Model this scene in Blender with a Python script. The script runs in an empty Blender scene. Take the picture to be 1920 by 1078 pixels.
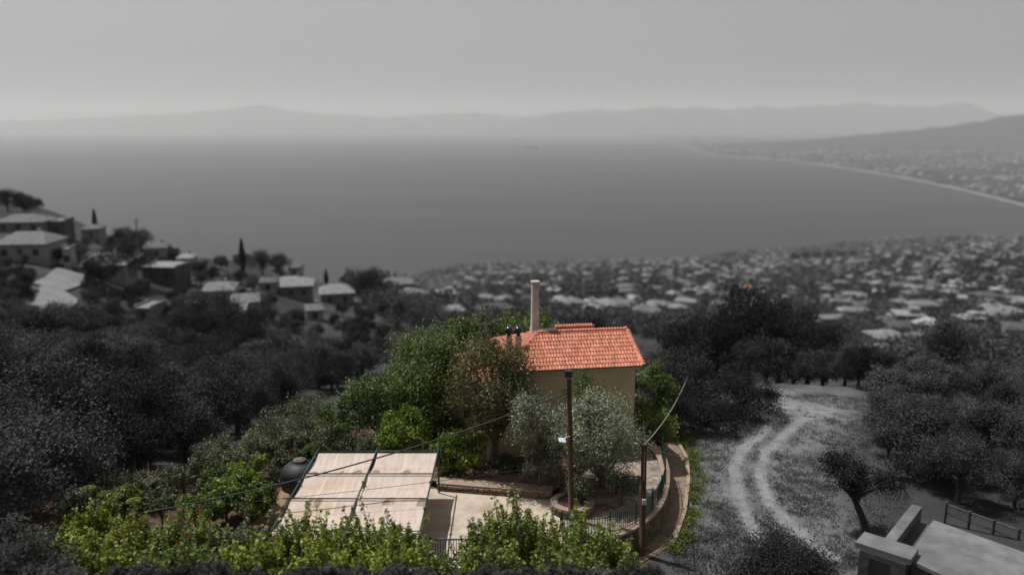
import bpy, math, random
import numpy as np
from mathutils import Vector, Matrix
random.seed(5); rng = np.random.default_rng(5)
R = math.radians; sin, cos = math.sin, math.cos
S = bpy.context.scene; COL = S.collection

# ------------------------------------------------------------------ camera, sky, sun, exposure
PITCH = R(11.5); F = 1507.0; H = 19.0
cam = bpy.data.cameras.new('camera'); camo = bpy.data.objects.new('camera', cam); COL.objects.link(camo); S.camera = camo
camo.location = (0, 0, H); camo.rotation_euler = (math.pi / 2 - PITCH, 0, 0)
cam.sensor_width = 36; cam.lens = 36 * F / 1920; cam.clip_start = .5; cam.clip_end = 150000
cam.dof.use_dof = True; cam.dof.focus_distance = 39.5; cam.dof.aperture_fstop = .13
SUN_EL = R(65); SUN_DIR = Vector((-.86 * cos(SUN_EL), .51 * cos(SUN_EL), sin(SUN_EL))).normalized()
W = bpy.data.worlds.new('World'); S.world = W; W.use_nodes = True
nt = W.node_tree; sky = nt.nodes.new('ShaderNodeTexSky'); sky.sky_type = 'NISHITA'; sky.sun_disc = False
sky.sun_elevation = SUN_EL; sky.sun_rotation = math.atan2(SUN_DIR.x, SUN_DIR.y); sky.altitude = 300; sky.dust_density = 2.5
hsv = nt.nodes.new('ShaderNodeHueSaturation'); hsv.inputs['Saturation'].default_value = 0
nt.links.new(sky.outputs[0], hsv.inputs['Color']); nt.links.new(hsv.outputs[0], nt.nodes['Background'].inputs[0])
nt.nodes['Background'].inputs[1].default_value = .055
sl = bpy.data.lights.new('sun', 'SUN'); so = bpy.data.objects.new('sun', sl); COL.objects.link(so)
sl.energy = 3.4; sl.angle = R(.5); sl.color = (1, .992, .98)
so.rotation_euler = SUN_DIR.to_track_quat('Z', 'Y').to_euler()
S.view_settings.view_transform = 'Standard'; S.view_settings.look = 'None'; S.view_settings.gamma = 1
S.view_settings.use_curve_mapping = False; S.view_settings.exposure = .3
S.render.engine = 'CYCLES'; S.cycles.use_denoising = True
S.cycles.max_bounces = 5; S.cycles.diffuse_bounces = 3; S.cycles.glossy_bounces = 2; S.cycles.transmission_bounces = 3
S.cycles.volume_bounces = 2; S.cycles.transparent_max_bounces = 8
HAZE_DENSITY = 5.3e-5

# ------------------------------------------------------------------ survey helpers: points of the place from sightings
def ray(px, py):
    a = (px - 960) / F; b = (539 - py) / F
    return np.array([a, cos(PITCH) + b * sin(PITCH), -sin(PITCH) + b * cos(PITCH)])
def P(px, py, z):
    d = ray(px, py); return Vector(np.array([0, 0, H]) + d * ((z - H) / d[2]))
def PY(px, py, Y):
    d = ray(px, py); return Vector(np.array([0, 0, H]) + d * (Y / d[1]))

# ------------------------------------------------------------------ materials
def nodes(name):
    m = bpy.data.materials.new(name); m.use_nodes = True
    return m, m.node_tree.nodes, m.node_tree.links, m.node_tree.nodes['Principled BSDF']
def c3(c): return (c[0], c[1], c[2], 1) if not isinstance(c, (int, float)) else (c, c, c, 1)
def surf(name, c1, c2=None, scale=3.0, rough=.85, bump=0., spec=.3, rnd=0., metal=0., detail=6, c_dirt_or_shade=None, dscale=.4):
    m, N, L, b = nodes(name); c2 = c1 if c2 is None else c2
    tc = N.new('ShaderNodeTexCoord'); nz = N.new('ShaderNodeTexNoise'); nz.inputs['Scale'].default_value = scale; nz.inputs['Detail'].default_value = detail
    L.new(tc.outputs['Object'], nz.inputs['Vector'])
    rp = N.new('ShaderNodeValToRGB'); rp.color_ramp.elements[0].position = .32; rp.color_ramp.elements[1].position = .68
    rp.color_ramp.elements[0].color = c3(c1); rp.color_ramp.elements[1].color = c3(c2); L.new(nz.outputs[0], rp.inputs[0]); out = rp.outputs[0]
    if c_dirt_or_shade is not None:
        n2 = N.new('ShaderNodeTexNoise'); n2.inputs['Scale'].default_value = dscale; n2.inputs['Detail'].default_value = 8; L.new(tc.outputs['Object'], n2.inputs['Vector'])
        r2 = N.new('ShaderNodeMapRange'); r2.inputs[1].default_value = .5; r2.inputs[2].default_value = .72; L.new(n2.outputs[0], r2.inputs[0])
        mx = N.new('ShaderNodeMix'); mx.data_type = 'RGBA'; L.new(r2.outputs[0], mx.inputs[0]); L.new(out, mx.inputs[6]); mx.inputs[7].default_value = c3(c_dirt_or_shade); out = mx.outputs[2]
    if rnd:
        oi = N.new('ShaderNodeObjectInfo'); mr = N.new('ShaderNodeMapRange'); mr.inputs[3].default_value = 1 - rnd; mr.inputs[4].default_value = 1 + rnd
        L.new(oi.outputs['Random'], mr.inputs[0]); hs = N.new('ShaderNodeHueSaturation'); L.new(mr.outputs[0], hs.inputs['Value']); L.new(out, hs.inputs['Color']); out = hs.outputs[0]
    L.new(out, b.inputs['Base Color']); b.inputs['Roughness'].default_value = rough; b.inputs['Specular IOR Level'].default_value = spec; b.inputs['Metallic'].default_value = metal
    if bump:
        bp = N.new('ShaderNodeBump'); bp.inputs['Strength'].default_value = bump; bp.inputs['Distance'].default_value = .05; L.new(nz.outputs[0], bp.inputs['Height']); L.new(bp.outputs[0], b.inputs['Normal'])
    return m
def leafm(name, cs, trans=.3, rough=.5, spec=.3, rnd=.15):
    m, N, L, b = nodes(name)
    g = N.new('ShaderNodeNewGeometry'); rp = N.new('ShaderNodeValToRGB'); e = rp.color_ramp.elements
    while len(e) < len(cs): e.new(.5)
    for i, c in enumerate(cs): e[i].position = i / (len(cs) - 1); e[i].color = c3(c)
    L.new(g.outputs['Random Per Island'], rp.inputs[0])
    oi = N.new('ShaderNodeObjectInfo'); mr = N.new('ShaderNodeMapRange'); mr.inputs[3].default_value = 1 - rnd; mr.inputs[4].default_value = 1 + rnd
    L.new(oi.outputs['Random'], mr.inputs[0]); hs = N.new('ShaderNodeHueSaturation'); L.new(mr.outputs[0], hs.inputs['Value']); L.new(rp.outputs[0], hs.inputs['Color'])
    tc = N.new('ShaderNodeTexCoord'); nz = N.new('ShaderNodeTexNoise'); nz.inputs['Scale'].default_value = .9; nz.inputs['Detail'].default_value = 3; L.new(tc.outputs['Object'], nz.inputs['Vector'])
    m2 = N.new('ShaderNodeMapRange'); m2.inputs[1].default_value = .3; m2.inputs[2].default_value = .7; m2.inputs[3].default_value = .6; m2.inputs[4].default_value = 1.5; L.new(nz.outputs[0], m2.inputs[0])
    mm = N.new('ShaderNodeMath'); mm.operation = 'MULTIPLY'; L.new(mr.outputs[0], mm.inputs[0]); L.new(m2.outputs[0], mm.inputs[1]); L.new(mm.outputs[0], hs.inputs['Value'])
    L.new(hs.outputs[0], b.inputs['Base Color']); b.inputs['Roughness'].default_value = rough; b.inputs['Specular IOR Level'].default_value = spec
    t = N.new('ShaderNodeBsdfTranslucent'); L.new(hs.outputs[0], t.inputs[0]); mx = N.new('ShaderNodeMixShader'); mx.inputs[0].default_value = trans
    L.new(b.outputs[0], mx.inputs[1]); L.new(t.outputs[0], mx.inputs[2]); L.new(mx.outputs[0], N['Material Output'].inputs[0])
    return m
M = {}
M['tile'] = surf('terracotta_tile', (.46, .165, .10), (.60, .235, .155), 5, .8, .1, rnd=.22, c_dirt_or_shade=(.40, .17, .115), dscale=.8)
M['deck'] = surf('roof_underlay', (.14, .045, .025), (.18, .06, .032), 5, .9)
M['render'] = surf('beige_render', (.46, .37, .22), (.52, .42, .26), 1.2, .9, .05, c_dirt_or_shade=(.40, .32, .20), dscale=.5)
M['pinkstone'] = surf('pink_stone_facing', (.50, .36, .26), (.38, .26, .19), 6, .9, .3)
M['white'] = surf('white_plaster', (.56, .53, .505), (.46, .44, .42), 2, .8, .03, c_dirt_or_shade=(.36, .34, .32), dscale=1.5)
M['whitemetal'] = surf('white_metal', (.78, .79, .82), (.7, .71, .74), 2, .35, spec=.5)
M['blackmetal'] = surf('black_glazed_metal', (.008, .008, .015), (.012, .012, .02), 2, .16, spec=.6)
M['blackplastic'] = surf('black_plastic', (.014, .015, .02), (.022, .023, .03), 3, .6, spec=.5)
M['rust'] = surf('rusty_lid', (.07, .05, .045), (.2, .16, .15), 6, .7)
M['greenpaint'] = surf('dark_green_paint', (.018, .045, .035), (.028, .06, .048), 6, .45, spec=.5)
M['wood'] = surf('creosoted_wood', (.065, .036, .022), (.11, .062, .038), 7, .85, .3)
M['concrete'] = surf('pinkish_concrete', (.44, .35, .275), (.54, .445, .36), 2.2, .9, .15, c_dirt_or_shade=(.31, .235, .175), dscale=.6, detail=9)
M['coping'] = surf('stone_coping', (.27, .195, .145), (.38, .28, .21), 3.5, .9, .2, c_dirt_or_shade=(.24, .17, .12), dscale=1.2)
M['stone'] = surf('brown_stone', (.12, .085, .06), (.22, .16, .115), 5, .92, .4, rnd=.35)
M['mortar'] = surf('old_mortar', (.15, .11, .08), (.20, .15, .11), 6, .95, .3)
M['patio'] = surf('pale_patio_stone_shade_dapple', (.15, .12, .095), (.40, .34, .28), 3.2, .9, .3, c_dirt_or_shade=(.12, .095, .075), dscale=1.1)  # dark mottling: the stone's own pattern plus dappled tree shade painted into the colour
M['alley'] = surf('brown_cement_path', (.17, .125, .092), (.25, .185, .135), 2.5, .92, .2)
M['clay'] = surf('red_clay', (.27, .13, .07), (.34, .17, .095), 3, .95, .2)
M['slate'] = surf('blue_grey_metal', (.10, .12, .15), (.13, .15, .18), 3, .5)
M['dark'] = surf('dark_opening', (.012, .011, .01), (.018, .016, .015), 3, .7)
M['glass'] = surf('dark_glass', (.02, .022, .028), (.03, .03, .035), 2, .1, spec=.6)
M['rope'] = surf('pale_cable', (.26, .25, .24), (.34, .33, .31), 9, .7)
M['cable'] = surf('black_cable', (.015, .016, .02), (.022, .023, .028), 9, .5)
M['bark'] = surf('brown_bark', (.085, .058, .038), (.13, .095, .065), 9, .95, .5)
M['olivebark'] = surf('grey_bark', (.12, .10, .08), (.19, .165, .135), 9, .95, .5)
M['twig'] = surf('pale_twig', (.26, .22, .17), (.34, .30, .24), 9, .9)
M['rose'] = leafm('red_petals', [(.16, .008, .02), (.3, .015, .04), (.24, .03, .04)], .2)
M['ochre'] = surf('pale_ochre_wall', (.4, .33, .26), (.5, .42, .34), 4, .9)
# grey half of the picture
M['gbark'] = surf('grey_dark_bark', .03, .05, 6, .95, .3)
M['gwall'] = surf('grey_wall', .16, .22, .5, .9, rnd=.3)
M['gwalld'] = surf('grey_dark_wall', .07, .10, .5, .9, rnd=.2)
M['groof'] = surf('grey_pale_roof', .11, .18, 1.2, .9, .2, rnd=.5)
M['gwhite'] = surf('grey_whitewash', .21, .30, 1, .85, rnd=.3)
M['gwin'] = surf('grey_window', .02, .03, 1, .3, spec=.5)
M['groad'] = surf('grey_road', .16, .21, .4, .95)
M['gconc'] = surf('grey_concrete', .11, .20, 1.3, .9, .1, c_dirt_or_shade=.10, dscale=.35, detail=9)
M['gstone'] = surf('grey_stone', .05, .10, 3, .95, .4, rnd=.3)
M['gmetal'] = surf('grey_metal', .10, .14, 4, .6)
L = {}
L['dkgreen'] = leafm('leaves_dark_green', [(.02, .038, .007), (.052, .085, .015), (.098, .14, .026), (.155, .19, .042)], .25)
L['russet'] = leafm('leaves_olive_russet', [(.028, .045, .014), (.065, .088, .026), (.10, .115, .036), (.125, .065, .028), (.085, .11, .036)], .25)
L['olive'] = leafm('leaves_silver_olive', [(.06, .072, .042), (.12, .142, .075), (.20, .225, .135), (.33, .35, .245)], .15, .45, .4)
L['citrus'] = leafm('leaves_bright_citrus', [(.045, .075, .008), (.105, .155, .014), (.18, .235, .026)], .3, .45, .35)
L['shrub'] = leafm('leaves_yellow_green', [(.075, .105, .008), (.165, .215, .016), (.26, .305, .028), (.34, .36, .05)], .35, .45, .4)
L['poplar'] = leafm('leaves_fresh_green', [(.05, .082, .010), (.12, .175, .018), (.20, .255, .032), (.28, .295, .065)], .35, .42, .45)
L['grey_green'] = leafm('leaves_grey_green', [(.04, .052, .022), (.09, .105, .045), (.17, .18, .09)], .2)
L['pine'] = leafm('needles_deep_green', [(.025, .055, .012), (.05, .095, .02), (.08, .12, .025)], .15)
L['weed'] = leafm('leaves_weeds', [(.05, .085, .01), (.12, .17, .02), (.2, .23, .05)], .3)
L['g_dark'] = leafm('leaves_grey_dark', [.02, .031, .042], .2, .8, .05, .45)
L['g_mid'] = leafm('leaves_grey_mid', [.036, .052, .068, .085], .2, .8, .05, .45)
L['g_dry'] = leafm('grass_grey_dry', [.085, .105, .125], .2, .8, .05)

# ------------------------------------------------------------------ mesh helpers
class MB:
    def __init__(s): s.v = []; s.f = []
    def add(s, vs, fs):
        o = len(s.v); s.v += [tuple(v) for v in vs]; s.f += [tuple(i + o for i in f) for f in fs]; return s
    def box(s, c, d, rz=0, top=(1, 1)):
        x, y, z = d[0] / 2, d[1] / 2, d[2] / 2; cr, sr = cos(rz), sin(rz); vs = []
        for k, (a, b) in ((-1, (1, 1)), (1, top)):
            for i, j in ((-1, -1), (1, -1), (1, 1), (-1, 1)):
                X, Y = i * x * a, j * y * b; vs.append((c[0] + X * cr - Y * sr, c[1] + X * sr + Y * cr, c[2] + k * z))
        return s.add(vs, [(3, 2, 1, 0), (4, 5, 6, 7), (0, 1, 5, 4), (1, 2, 6, 5), (2, 3, 7, 6), (3, 0, 4, 7)])
    def tube(s, pts, rad, n=7, cap=True):
        pts = [Vector(p) for p in pts]; k = len(pts)
        if not hasattr(rad, '__len__'): rad = [rad] * k
        vs = []
        for i, p in enumerate(pts):
            d = (pts[min(i + 1, k - 1)] - pts[max(i - 1, 0)]).normalized()
            a = d.cross(Vector((0, 0, 1))) if abs(d.z) < .95 else d.cross(Vector((1, 0, 0)))
            a.normalize(); b = d.cross(a)
            vs += [p + (a * cos(2 * math.pi * j / n) + b * sin(2 * math.pi * j / n)) * rad[i] for j in range(n)]
        fs = [(i * n + j, i * n + (j + 1) % n, (i + 1) * n + (j + 1) % n, (i + 1) * n + j) for i in range(k - 1) for j in range(n)]
        if cap: fs += [tuple(range(n)), tuple((k - 1) * n + j for j in range(n - 1, -1, -1))]
        return s.add(vs, fs)
    def lathe(s, prof, n=20, o=(0, 0, 0)):
        vs = [(o[0] + r * cos(2 * math.pi * j / n), o[1] + r * sin(2 * math.pi * j / n), o[2] + z) for r, z in prof for j in range(n)]
        fs = [(i * n + j, i * n + (j + 1) % n, (i + 1) * n + (j + 1) % n, (i + 1) * n + j) for i in range(len(prof) - 1) for j in range(n)]
        return s.add(vs, fs)
    def mesh(s, name, mat, smooth=False):
        me = bpy.data.meshes.new(name); me.from_pydata(s.v, [], s.f); me.materials.append(mat)
        if smooth: me.shade_smooth()
        me.update(); return me
    def build(s, name, mat, parent=None, smooth=False): return ob(name, s.mesh(name, mat, smooth), parent)
def ob(name, me, parent=None, loc=None, rot=None, scale=None):
    o = bpy.data.objects.new(name, me); COL.objects.link(o); o.parent = parent
    if loc is not None: o.location = loc
    if rot is not None: o.rotation_euler = rot
    if scale is not None: o.scale = scale
    return o
def tag(o, label=None, cat=None, group=None, kind=None):
    for k, v in (('label', label), ('category', cat), ('group', group), ('kind', kind)):
        if v: o[k] = v
    return o
def thing(name, label, cat, loc=(0, 0, 0), rz=0, group=None): return tag(ob(name, None, None, loc, (0, 0, rz)), label, cat, group)
def npmesh(name, V, nq, mat, smooth=False):
    """mesh of nq separate quads from V (nq*4,3)"""
    me = bpy.data.meshes.new(name); me.vertices.add(len(V)); me.vertices.foreach_set('co', V.astype(np.float32).ravel())
    me.loops.add(nq * 4); me.loops.foreach_set('vertex_index', np.arange(nq * 4, dtype=np.int32))
    me.polygons.add(nq); me.polygons.foreach_set('loop_start', np.arange(0, nq * 4, 4, dtype=np.int32)); me.polygons.foreach_set('loop_total', np.full(nq, 4, np.int32))
    me.materials.append(mat); me.update(calc_edges=True); return me
def unit(v): return v / (np.linalg.norm(v, axis=1, keepdims=True) + 1e-9)
def leaf_quads(C, size, up=.5, out=None, outw=.6, asp=.5, axis=None):
    n = len(C); nrm = rng.normal(size=(n, 3)) * .8; nrm[:, 2] += up
    if out is not None: nrm += out * outw
    nrm = unit(nrm); t = rng.normal(size=(n, 3)) if axis is None else axis + rng.normal(size=(n, 3)) * .35
    t = unit(t - nrm * (t * nrm).sum(1, keepdims=True)); b = np.cross(nrm, t)
    s = (size * rng.uniform(.65, 1.35, n))[:, None]
    V = np.empty((n, 4, 3)); V[:, 0] = C - t * s * .5; V[:, 1] = C + b * s * asp * .5 + nrm * s * .06; V[:, 2] = C + t * s * .5; V[:, 3] = C - b * s * asp * .5 + nrm * s * .06
    return V.reshape(-1, 3)
def crown(rad, n_leaf, leaf, lobes=12, clumps=26, fill=.8, flat=-.8, asp=.55, drop=0., spread=.42):
    """leaf clumps grouped in lobes round an ellipsoid; returns V, nq, lobe centres"""
    rad = np.array(rad, float); rm = rad.mean(); d = unit(rng.normal(size=(lobes * 8, 3))); d = d[d[:, 2] > flat][:lobes]
    lc = d * rad * rng.uniform(.42, .84, (len(d), 1)); lr = rm * rng.uniform(.26, .46, len(d))
    cc = []; co = []
    for c, r in zip(lc, lr):
        e = unit(rng.normal(size=(clumps, 3))); e = e + .35 * unit(c[None]); e = unit(e)
        cc.append(c + e * r * rng.uniform(.35, 1.12, (clumps, 1))); co.append(e)
    cc = np.concatenate(cc); co = np.concatenate(co)
    per = max(3, int(n_leaf / len(cc))); C = np.repeat(cc, per, 0); O = np.repeat(co, per, 0)
    C = C + rng.normal(size=C.shape) * rm * spread * .22
    if drop: C[:, 2] -= drop * np.abs(rng.normal(size=len(C))) * .3
    return leaf_quads(C, leaf, .55, O, .7, asp), len(C), lc
def trunk_mb(h, r, lc=(), base_off=(0, 0), n=8, lean=(0, 0), thin=.28, forks=True):
    mb = MB(); top = Vector((lean[0] * h, lean[1] * h, h)); pts = []; k = 6
    for i in range(k + 1):
        t = i / k; w = .06 * h * sin(t * 5 + r * 30) * t * .5
        pts.append(Vector((top.x * t + w, top.y * t - w * .6, h * t - (.25 if i == 0 else 0))))
    mb.tube(pts, [r * (1.35 if i == 0 else 1.05 - .42 * i / k) for i in range(k + 1)], n)
    for i, c in enumerate(lc):
        c = Vector(c); s = pts[min(k, 2 + i % 4)]; m = s.lerp(c, .5) + Vector((0, 0, .12 * h * ((i % 3) - 1)))
        mb.tube([s, s.lerp(m, .5) + Vector((.03, .02, .0)), m, m.lerp(c, .6), c], [r * .5, r * .42, r * .34, r * .22, r * .09], 5, False)
    return mb
def tree(name, label, loc, rad, cz, leafmat, nleaf=7000, leaf=.13, trunk_r=.14, bark='bark', group=None, cat='tree', asp=.55, lobes=12, clumps=26, lean=(0, 0), flat=-.8, drop=0., spread=.42, part='crown'):
    """loc: foot of trunk; cz: crown centre height above the foot"""
    t = thing(name, label, cat, loc, 0, group)
    V, n, lc = crown(rad, nleaf, leaf, lobes, clumps, flat=flat, asp=asp, drop=drop, spread=spread)
    off = np.array([lean[0] * cz, lean[1] * cz, cz]); V = V + off
    trunk_mb(max(.4, cz - rad[2] * .35), trunk_r, lc + off, lean=lean).build('trunk', M[bark], t, True)
    ob(part, npmesh(part, V, n, L[leafmat]), t)
    return t
def shoots(name, label, loc, w, d, h, leafmat, nstem=60, leaf=.13, cat='shrub', per=60, group=None, cover=.45, lean=.25, asp=.75, hv=.35):
    """shrub of many upright leafy shoots rising from a low leafy mass"""
    t = thing(name, label, cat, loc, 0, group); st = MB(); CC = []; AX = []
    for i in range(nstem):
        a = rng.uniform(0, 2 * math.pi); rr = math.sqrt(rng.uniform(0, 1)); x, y = rr * cos(a) * w * .5, rr * sin(a) * d * .5
        hh = h * (1 - .45 * rr * rr) * rng.uniform(1 - hv, 1.0) * (1.22 if rng.random() < .16 else 1.); ln = np.array([x * lean * rng.uniform(.2, 1), y * lean * rng.uniform(.2, 1), hh])
        ln[:2] += rng.normal(size=2) * hh * .06
        b = np.array([x * .75, y * .75, 0]); k = 5; bend = rng.normal(size=2) * .08 * hh
        pts = [b + ln * (j / k) + np.array([bend[0], bend[1], 0]) * (j / k) ** 2 for j in range(k + 1)]
        st.tube([Vector(q) for q in pts], [.022 * (1 - .75 * j / k) + .003 for j in range(k + 1)], 4, False)
        m = int(per * hh / h); tt = rng.uniform(cover * .25, 1.0, m) ** .8
        idx = np.clip((tt * k).astype(int), 0, k - 1); fr = (tt * k - idx)[:, None]; pp = np.array(pts)
        c = pp[idx] * (1 - fr) + pp[idx + 1] * fr
        rad_ = (.07 + .36 * (1 - tt) ** .8 * (w / 3) ** .5)[:, None] * rng.uniform(.3, 1.1, (m, 1)); dirs = unit(rng.normal(size=(m, 3)) * np.array([1, 1, .6]))
        CC.append(c + dirs * rad_); AX.append(dirs)
    C = np.concatenate(CC); A = np.concatenate(AX)
    st.build('stems', M['twig'], t); ob('foliage', npmesh('foliage', leaf_quads(C, leaf, 1.1, A, .4, asp, A), len(C), L[leafmat]), t)
    return t

# ------------------------------------------------------------------ terrain
UU = np.array([-1.3, -.64, -.4, -.2, 0, .2, .32, .62, 1.3])
YY = np.array([6, 20, 26, 31, 36, 44, 52, 64, 80, 110, 150, 200, 260, 350, 500, 700, 1000, 1400, 1900, 2400, 3200.])
ZT = np.array([
 [6, 3.2, 2.6, 1.8, 1.2, .2, -.5, -2, -4, -6, 2, 6, 0, -30, -80, -150, -240, -310, -312, -312, -312],
 [6, 3.0, 2.2, 1.6, .9, -.2, -1.2, -3, -5.5, -8, -5.5, -4, -5.5, -38, -90, -170, -270, -310, -312, -312, -312],
 [6, 2.8, 1.8, .8, .3, -1, -3, -6, -9, -12, -15, -15, -24, -50, -100, -175, -270, -310, -312, -312, -312],
 [6, 2.6, 1.4, .2, 0, -.4, -2.2, -6, -9.5, -14.5, -20, -26, -32.5, -62, -112, -172, -250, -304, -312, -312, -312],
 [6, 2.4, 1.0, -.3, -.2, -.2, -.8, -5, -11, -19, -27, -35, -44, -62, -92, -126, -172, -236, -306, -312, -312],
 [6, 1.6, -.3, -1, -1.05, -1.05, -1.4, -4, -9, -17, -27, -37, -48, -65, -92, -122, -165, -228, -299.5, -312, -312],
 [6, 1.4, -.2, -1, -1.0, -.95, -1.0, -2.2, -8, -18, -30, -42, -53, -70, -98, -126, -168, -225, -293, -311, -312],
 [6, 2.2, .9, .3, 0, -.3, -1, -3, -7, -16, -27, -37, -46, -60, -82, -105, -142, -195, -252, -309, -312],
 [6, 3, 2, 1.4, 1, .6, 0, -1, -3, -8, -16, -24, -32, -42, -60, -80, -105, -150, -200, -260, -310]])
def inside_poly(x, y, poly):
    r = np.zeros(x.shape, bool); n = len(poly)
    for i in range(n):
        x1, y1 = poly[i]; x2, y2 = poly[(i + 1) % n]
        c = ((y1 > y) != (y2 > y)) & (x < (x2 - x1) * (y - y1) / (y2 - y1 + 1e-12) + x1); r ^= c
    return r
def seg_dist(x, y, line):
    d = np.full(x.shape, 1e9)
    for (x1, y1), (x2, y2) in zip(line[:-1], line[1:]):
        dx, dy = x2 - x1, y2 - y1; t = np.clip(((x - x1) * dx + (y - y1) * dy) / (dx * dx + dy * dy + 1e-12), 0, 1)
        d = np.minimum(d, np.hypot(x - x1 - t * dx, y - y1 - t * dy))
    return d
FENCE = [(2.45, 34.55), (3.1, 34.25), (3.7, 34.15), (4.73, 34.42), (5.5, 34.95), (6.15, 35.6), (6.75, 36.4), (7.26, 37.28), (7.75, 38.5), (8.12, 39.8), (8.45, 41.4), (8.6, 43.2), (8.3, 45.4), (8.0, 47.5)]
YARD = FENCE + [(8.6, 52.5), (-6, 53), (-11.5, 46), (-11.5, 31.2), (2.45, 32.2)]
def nz2(x, y, f, s): return np.sin(x * f + s) * np.cos(y * f * 1.13 + s * 2.1) + .5 * np.sin(x * f * 2.3 + y * f * 1.7 + s * 3.3)
def tz(x, y, patch=True):
    x = np.asarray(x, float); y = np.maximum(np.asarray(y, float), 6); u = np.clip(x / y, -1.29, 1.29); ly = np.log(y)
    LY = np.log(YY); i = np.clip(np.searchsorted(UU, u) - 1, 0, len(UU) - 2); j = np.clip(np.searchsorted(LY, ly) - 1, 0, len(YY) - 2)
    a = (u - UU[i]) / (UU[i + 1] - UU[i]); b = np.clip((ly - LY[j]) / (LY[j + 1] - LY[j]), 0, 1); a = a * a * (3 - 2 * a)
    z = (ZT[i, j] * (1 - a) + ZT[i + 1, j] * a) * (1 - b) + (ZT[i, j + 1] * (1 - a) + ZT[i + 1, j + 1] * a) * b
    far = np.clip((y - 70) / 200, 0, 1)
    z = z + far * (nz2(x, y, .045, 1.) * 1.0 + nz2(x, y, .012, 2.) * 2.2) * np.clip((y - 70) / 400, .3, 1.4) * np.clip((z + 292) / 30, 0, 1)
    z = z + .05 * nz2(x, y, 1.1, .3) * (y < 90)
    if patch:
        m = inside_poly(x, y, YARD); z = np.where(m, -.08, z)
    return z
def ground(px, py, y0=17):
    d = ray(px, py); Y = y0 * np.exp(np.linspace(0, math.log(3100 / y0), 1600)); X = d[0] / d[1] * Y; Z = H + d[2] / d[1] * Y
    k = np.nonzero(Z < tz(X, Y))[0]
    if len(k) == 0: return None
    k = k[0]; return Vector((X[k], Y[k], float(tz(X[k], Y[k]))))
def gz(x, y): return float(tz(np.array([x]), np.array([y]))[0])

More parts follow.
